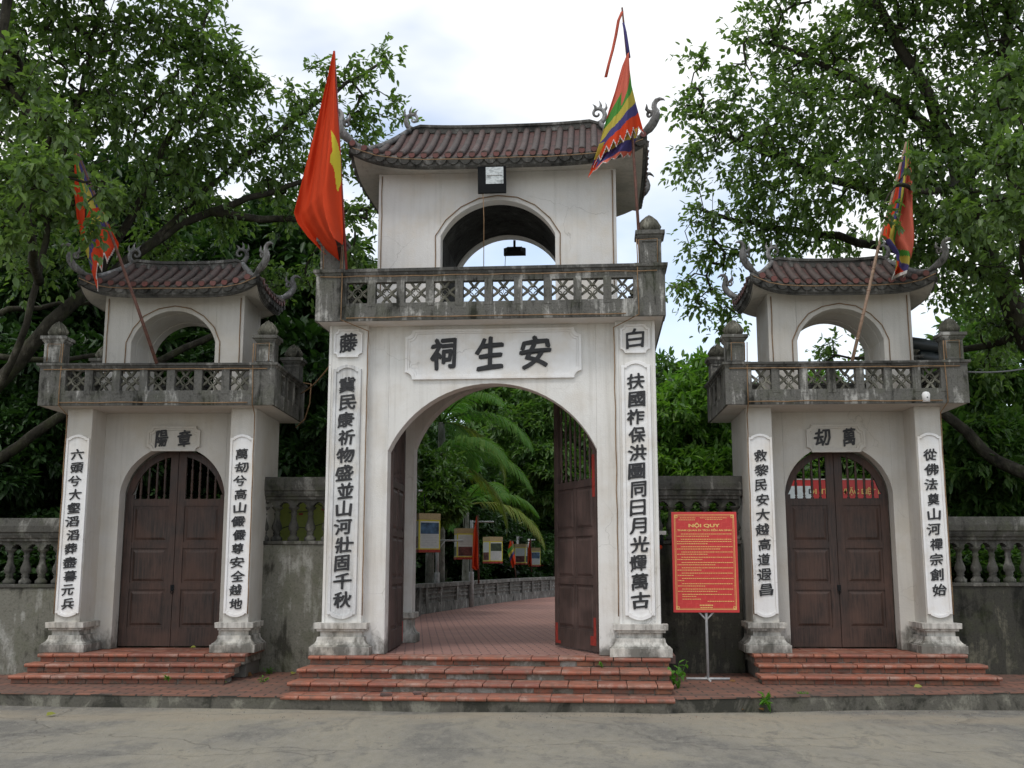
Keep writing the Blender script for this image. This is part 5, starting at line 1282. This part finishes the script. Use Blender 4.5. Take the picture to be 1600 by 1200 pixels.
# far treeline closing the horizon, then shrubs behind the walls
rt = random.Random(21)
kinds = ['dark', 'long', 'long', 'long2']
for k in range(17):
    x = -52 + 6.5 * k; y = 74 + rt.uniform(-6, 10); sc_ = rt.uniform(2.0, 2.6)
    garden_tree(('tall' if k % 3 else 'wide') + ' far tree in the line closing the view, ' + ['left of the left gate', 'behind the left gate', 'behind the central arch', 'behind the right gate', 'right of the right gate'][min(4, k * 5 // 17)] + ', ' + ['leafy', 'dark', 'pale', 'bushy'][k % 4], x, y, kinds[k % 4], sc_, 4.4 + rt.uniform(-.5, 1.2), tr=.3, rz=k * 1.3, sz=.95, group='far trees closing the view')
def shrub(label, x, y, kind, s, sz, rz):
    g = thing('shrub', label, 'shrub', (x, y, .45), 0, 'shrubs behind the walls')
    m = MB()
    for k in range(5): m.tube([(0, 0, -.1), (.3 * s * math.cos(k * 1.3 + rz), .3 * s * math.sin(k * 1.3 + rz), .8 * s), (.9 * s * math.cos(k * 1.3 + rz), .9 * s * math.sin(k * 1.3 + rz), 1.7 * s * sz)], [.05, .04, .015], 5)
    m.build('stem', BARK, g)
    o = bpy.data.objects.new('foliage', CR[kind]); COL.objects.link(o); o.parent = g; o.location = (0, 0, 1.15 * s * sz); o.scale = (s, s, s * sz * .55); o.rotation_euler = (0, 0, rz)
SH = [(-11, 18, 'dark', .75, 'far left shrub behind the balustrade'), (-9.2, 17.4, 'dark2', .6, 'dark shrub behind the left balusters'), (-7.4, 18.6, 'dark', .75, 'shrub behind the left pillar of the left gate'), (-5.2, 18.8, 'dark2', .8, 'shrub behind the left gate door'), (-4.1, 19.2, 'dark', .55, 'shrub behind the map board'),
      (2.7, 18.2, 'long', .62, 'shrub behind the notice board wall'), (4.2, 22.5, 'long2', .8, 'shrub behind the red banner on its left'), (6.3, 22.3, 'long', .8, 'shrub behind the red banner on its right'), (7.6, 17.6, 'long', .62, 'shrub behind the first right balusters'), (9.3, 17.8, 'long2', .66, 'shrub behind the last right balusters'), (11, 18.2, 'dark', .75, 'shrub beyond the right edge of the wall'),
      (-5.2, 28.5, 'dark2', .62, 'dark shrub at the near end of the low wall'), (-4.2, 32.5, 'dark', .66, 'dark shrub behind the palm trunks'), (-3.4, 36.5, 'dark2', .7, 'dark shrub beneath the second information box'), (-2.5, 40, 'dark', .8, 'dark shrub beneath the third information box'), (-1.3, 44, 'dark2', .85, 'dark shrub beneath the shaded information box'), (-.2, 48, 'dark', .85, 'dark shrub beneath the bright far box'), (2.2, 52, 'dark2', .9, 'dark shrub at the far end of the low wall'), (6, 58, 'dark', 1.3, 'dark shrub where the path bends away'), (2.0, 60, 'dark2', 1.5, 'broad dark shrub behind the far boxes'), (-6.5, 38, 'dark', 1.2, 'broad dark shrub left of the low wall')]
for i, (x, y, kd, sc_, lab) in enumerate(SH): shrub(lab, x, y, kd, sc_, 1.0, i * 1.1)
# ---- palms
PALM = leafmat("palm_leaf", [(.052, .135, .03), (.072, .165, .036), (.11, .18, .042), (.06, .15, .032)], .35, .65)
PALMY = leafmat("palm_leaf_yellowing", [(.14, .18, .04), (.20, .20, .06), (.11, .18, .04)], .35, .65)
def palm(label, px, ptop, pfoot, Y, fronds, rt):
    t = at(px, ptop, Y); g = thing('palm_tree', label, 'palm', (t.x, Y, .45), 0, 'palms beside the path')
    h = t.z - .45; m = MB(); m.tube([(0, 0, -.1), (0, 0, h * .3), (.02, 0, h * .7), (0, 0, h)], [rt * 1.15, rt, rt * .9, rt * .75], 12); m.build('trunk', BARKG, g)
    rng = random.Random(int(px))
    for az, el, L, mt in fronds:
        fm_ = MB(); lf = []; rib = []
        d = Vector((math.cos(az), math.sin(az), 0)); n = 46; p = Vector((0, 0, h)); ang = el
        for i in range(n + 1):
            rib.append(tuple(p)); p = p + (d * math.cos(ang) + Vector((0, 0, math.sin(ang)))) * (L / n); ang -= R(1.55 + .02 * i)
        fm_.tube(rib, [.03 * (1 - .8 * i / n) for i in range(n + 1)], 5)
        side = Vector((-d.y, d.x, 0))
        for i in range(5, n + 1):
            q = Vector(rib[i]); t_ = (q - Vector(rib[i - 1])).normalized(); ll = (.62 * math.sin(math.pi * min(1, (i / n) * .82 + .16)) + .1) * L / 3.2
            for s in (-1, 1):
                for rep in range(2):
                    q2 = q + t_ * (L / n) * rep * .5
                    o = (side * s * .75 + t_ * .65 + Vector((0, 0, .12 - .3 * rng.random()))).normalized()
                    a = q2; b = q2 + o * ll * .5; c = q2 + o * ll * .85 - Vector((0, 0, ll * .22)); e = q2 + o * ll - Vector((0, 0, ll * .45)); wv = (t_ * .016)
                    fm_.add([a - wv * .5, a + wv * .5, b - wv, b + wv, c - wv * .7, c + wv * .7, e], [(0, 1, 3, 2), (2, 3, 5, 4), (4, 5, 6)])
        fm_.build('frond', mt, g)
palm('palm with yellowing drooping fronds over the path, nearer trunk', 690, 660, 912, 29, [(R(-20), R(24), 3.0, PALM), (R(-6), R(-4), 2.7, PALMY), (R(-45), R(48), 2.6, PALM), (R(100), R(62), 3.0, PALM), (R(150), R(62), 2.6, PALM), (R(75), R(50), 2.6, PALM), (R(150), R(40), 2.8, PALM), (R(-100), R(45), 2.6, PALM), (R(-50), R(-5), 2.2, PALM), (R(-150), R(20), 2.6, PALM), (R(170), R(75), 2.4, PALM)], .12)
palm('palm standing behind the nearest information box', 673.5, 720, 912, 28, [(R(-15), R(25), 3.1, PALM), (R(5), R(-2), 3.0, PALMY), (R(60), R(40), 2.6, PALM), (R(140), R(30), 2.6, PALM), (R(-120), R(35), 2.6, PALM), (R(-40), R(40), 2.8, PALM)], .11)
palm('palm with long fronds hanging behind the third information box', 728, 790, 905, 34, [(R(-12), R(14), 3.1, PALMY), (R(15), R(35), 2.6, PALM), (R(100), R(45), 2.8, PALM), (R(170), R(25), 2.6, PALM), (R(-60), R(45), 2.8, PALM), (R(-100), R(20), 2.4, PALM)], .11)

# ------------------------------------------------------------------ small plants, fallen leaves, litter
WEED = leafmat("weed_leaf", [(.08, .22, .02), (.12, .28, .03), (.06, .17, .02)], .35, .5)
def weed(label, px, py, z, h, n, seed, lf=.07, spread=.5):
    p = on(px, py, z); rng = np.random.default_rng(seed); g = thing('weed', label, 'plant', tuple(p), 0, 'weeds by the steps')
    m = MB(); P_, D_ = [], []
    for k in range(n):
        a = rng.uniform(0, 6.28); r = spread * h * rng.uniform(.2, 1); e = Vector((r * math.cos(a), r * math.sin(a) * .6, h * rng.uniform(.5, 1)))
        st_ = [Vector((0, 0, -.01)), e * .5 + Vector((0, 0, h * .12)), e]; m.tube(st_, [.004, .003, .002], 4)
        for q in (.45, .6, .75, .9, 1.0):
            P_.append(tuple(st_[0].lerp(e, q) + Vector((0, 0, h * .1 * (1 - q))))); D_.append(tuple(rdir(rng, 1)[0] * .8 + np.array([e.x, e.y, .2])))
    m.build('stem', WEED, g)
    V, Fq = leaf_arrays(np.array(P_), np.array(D_), np.tile(np.array([[0, 0, 1.0]]), (len(P_), 1)), lf * (.6 + .6 * rng.random(len(P_))), .5)
    o = bpy.data.objects.new('leaves', np_mesh('leaves', V, Fq, WEED)); COL.objects.link(o); o.parent = g
weed('tall bright weed at the right end of the central steps', 1060, 1076, .15, .34, 6, 1, .10, .45)
weed('small weed growing at the foot of the right kerb', 1204, 1112, 0, .20, 5, 2, .09)
weed('tiny weed on the top central step by the left plinth', 573, 1036, .37, .10, 4, 3, .05, .8)
weed('small weed in the corner of the left steps', 393, 1052, .15, .13, 8, 4, .04)
weed('low weed on the lowest left step', 263, 1063, .26, .06, 6, 5, .045, 1.0)
weed('low weed at the right end of the lowest left step', 326, 1066, .15, .07, 8, 6, .035, 1.2)
weed('little weed on the terrace left of the central steps', 412, 1066, .15, .07, 5, 7, .04, 1.0)
weed('tiny weed on the central step near the right plinth', 941, 1043, .37, .06, 4, 8, .035, .8)
weed('low weed at the foot of the wall beside the left steps', 420, 1053, .15, .08, 7, 9, .04, 1.2)
def tuft(label, px, py, z, n, h, w, seed):
    p = on(px, py, z); rng = random.Random(seed); m = MB()
    for k in range(n):
        a = rng.uniform(0, 6.28); r = rng.uniform(0, w); b = Vector((r * math.cos(a), r * .5 * math.sin(a), -.01)); q = Vector((rng.uniform(-.05, .05), rng.uniform(-.04, .02), h * rng.uniform(.5, 1)))
        t_ = Vector((.004, 0, 0)); m.add([b - t_, b + t_, b + q * .6 - t_ * .7, b + q * .6 + t_ * .7, b + q + Vector((q.x * .6, q.y * .6, 0))], [(0, 1, 3, 2), (2, 3, 4)])
    o = m.build('grass_tuft', WEED); o.location = p; tag(o, label, 'grass', 'grass tufts along the kerb')
tuft('bright grass tuft against the kerb on the right', 1515, 1104, -.03, 90, .13, .14, 1)
tuft('sparse grass tuft at the right end of the kerb', 1575, 1105, -.03, 30, .07, .1, 2)
tuft('thin grass line at the base of the right steps', 1230, 1065, .15, 80, .03, .25, 3)
tuft('small grass tuft in the terrace joint before the right steps', 1254, 1084, .15, 30, .05, .07, 4)
FALL = leafmat("fallen_leaf", [(.22, .28, .04), (.30, .30, .06), (.16, .22, .03)], .2, .5)
FALLB = leafmat("dry_leaf", [(.22, .11, .04), (.15, .08, .035)], .1, .6)
for i, (px, py, z, s, mt, lab) in enumerate([(100, 1064, .15, .20, FALL, 'yellow green fallen leaf below the left steps'), (72, 1120, 0, .11, FALL, 'green fallen leaf on the street at left'), (226, 1030, .38, .10, FALL, 'curled leaf on the middle left step'), (283, 1031, .38, .13, FALL, 'pale leaf lying on the middle left step'), (70, 1043, .27, .15, FALLB, 'dark curled leaf at the left end of the steps'), (337, 1068, .15, .11, FALL, 'yellow leaf on the terrace right of the left steps'), (456, 1055, .15, .12, FALL, 'yellow leaf near the wall foot left of the central steps'), (395, 1057, .15, .14, FALLB, 'brown leaf by the left gate plinth'), (320, 1007, .49, .12, FALLB, 'dark leaf against the left gate door'), (297, 1013, .49, .09, FALL, 'small green leaf before the left gate door'), (1428, 1075, .15, .10, FALL, 'yellow leaf on the terrace before the right steps'), (1193, 1112, 0, .10, FALLB, 'orange brown leaf on the street by the kerb weed'), (1150, 1066, .15, .07, FALLB, 'small brown leaf on the terrace near the notice board'), (1164, 1110, 0, .06, FALLB, 'brown scrap of leaf at the kerb foot left of the weed'), (205, 1047, .27, .09, FALL, 'small leaf on the lowest left step')]):
    p = on(px, py, z); a = i * 1.3
    V, Fq = leaf_arrays(np.array([[0, 0, .012]]), np.array([[math.cos(a), math.sin(a) * .6, .10]]), np.array([[.1, -.75, 1.0]]), np.array([s * 1.25]), .5, .3)
    o = bpy.data.objects.new('fallen_leaf', np_mesh('fallen_leaf', V, Fq, mt)); COL.objects.link(o); o.location = p
    tag(o, lab, 'leaf', 'fallen leaves on the ground')
p = on(316, 1101, 0); m = MB(); m.loft([[(-.02, 0, 0), (.03, -.01, 0), (.035, .03, .005), (-.01, .03, .01)], [(-.03, .005, .03), (.0, 0, .035), (.012, .02, .03), (-.02, .025, .035)]]); o = m.build('paper_scrap', PANEL); o.location = p + Vector((0, -.05, .005)); tag(o, 'tiny white paper scrap below the left kerb', 'litter')
def brick(label, px, py, z, dim, rz, mat, tilt=0):
    p = on(px, py, z); m = MB(); random.seed(px); a, b, c_ = dim
    rs = []
    for zz, k in ((0, .97), (c_ * .5, 1), (c_, .95)): rs.append([(sx * a / 2 * k + random.uniform(-.008, .008), sy * b / 2 * k + random.uniform(-.006, .006), zz + random.uniform(-.004, .004)) for sx, sy in ((-1, -1), (1, -1), (1, 1), (-1, 1))])
    m.loft(rs); o = m.build('loose_brick', mat, None, .006); o.location = p + Vector((0, 0, .004)); o.rotation_euler = (tilt, .03, rz); tag(o, label, 'brick', 'loose bricks at the broken step')
DBR = tilemat('dirty_brick', [(.16, .075, .06), (.10, .085, .08)], (.09, .085, .08), .8)
brick('dirty grey brick stood against the broken lowest step', 628, 1103, .0, (.42, .12, .11), .02, DBR)
brick('flat brick scrap lying on the lowest step', 603, 1087, .157, (.14, .08, .025), .1, DBR)
brick('thin tilted brick fragment on the lowest step', 655, 1085, .158, (.15, .05, .03), .5, DBR, .2)
brick('orange brick crumb at the edge of the lowest step', 663, 1088, .157, (.06, .05, .035), -.4, RISER)

# grit swept against the kerb and strewn over the street
rng = np.random.default_rng(12); m = MB()
for k in range(1500):
    x = rng.uniform(-8, 8); y = 12.9 - abs(rng.normal()) * (.5 if k % 3 else 2.6) + (.03 * abs(x)); r = rng.uniform(.003, .009)
    if y < 6: continue
    if y > 12.45 and abs(x) < 2.8: y = 12.4 - rng.random() * .3
    z = zf(x, y); q = [(x + r * math.cos(t_) * rng.uniform(.7, 1.2), y + r * math.sin(t_) * rng.uniform(.7, 1.2), z) for t_ in (0, 1.26, 2.5, 3.77, 5.0)]
    m.add(q + [(x + r * .1, y, z + r * rng.uniform(.6, 1.1))], [(0, 1, 5), (1, 2, 5), (2, 3, 5), (3, 4, 5), (4, 0, 5)])
gm = N("grit"); tag(m.build('grit', gm.fin(gm.ramp(gm.n('ShaderNodeNewGeometry').outputs['Random Per Island'], [(0, (.06, .055, .05)), (.5, (.2, .185, .16)), (.8, (.34, .31, .26)), (1, (.2, .09, .06))]), .9)), kind='stuff')
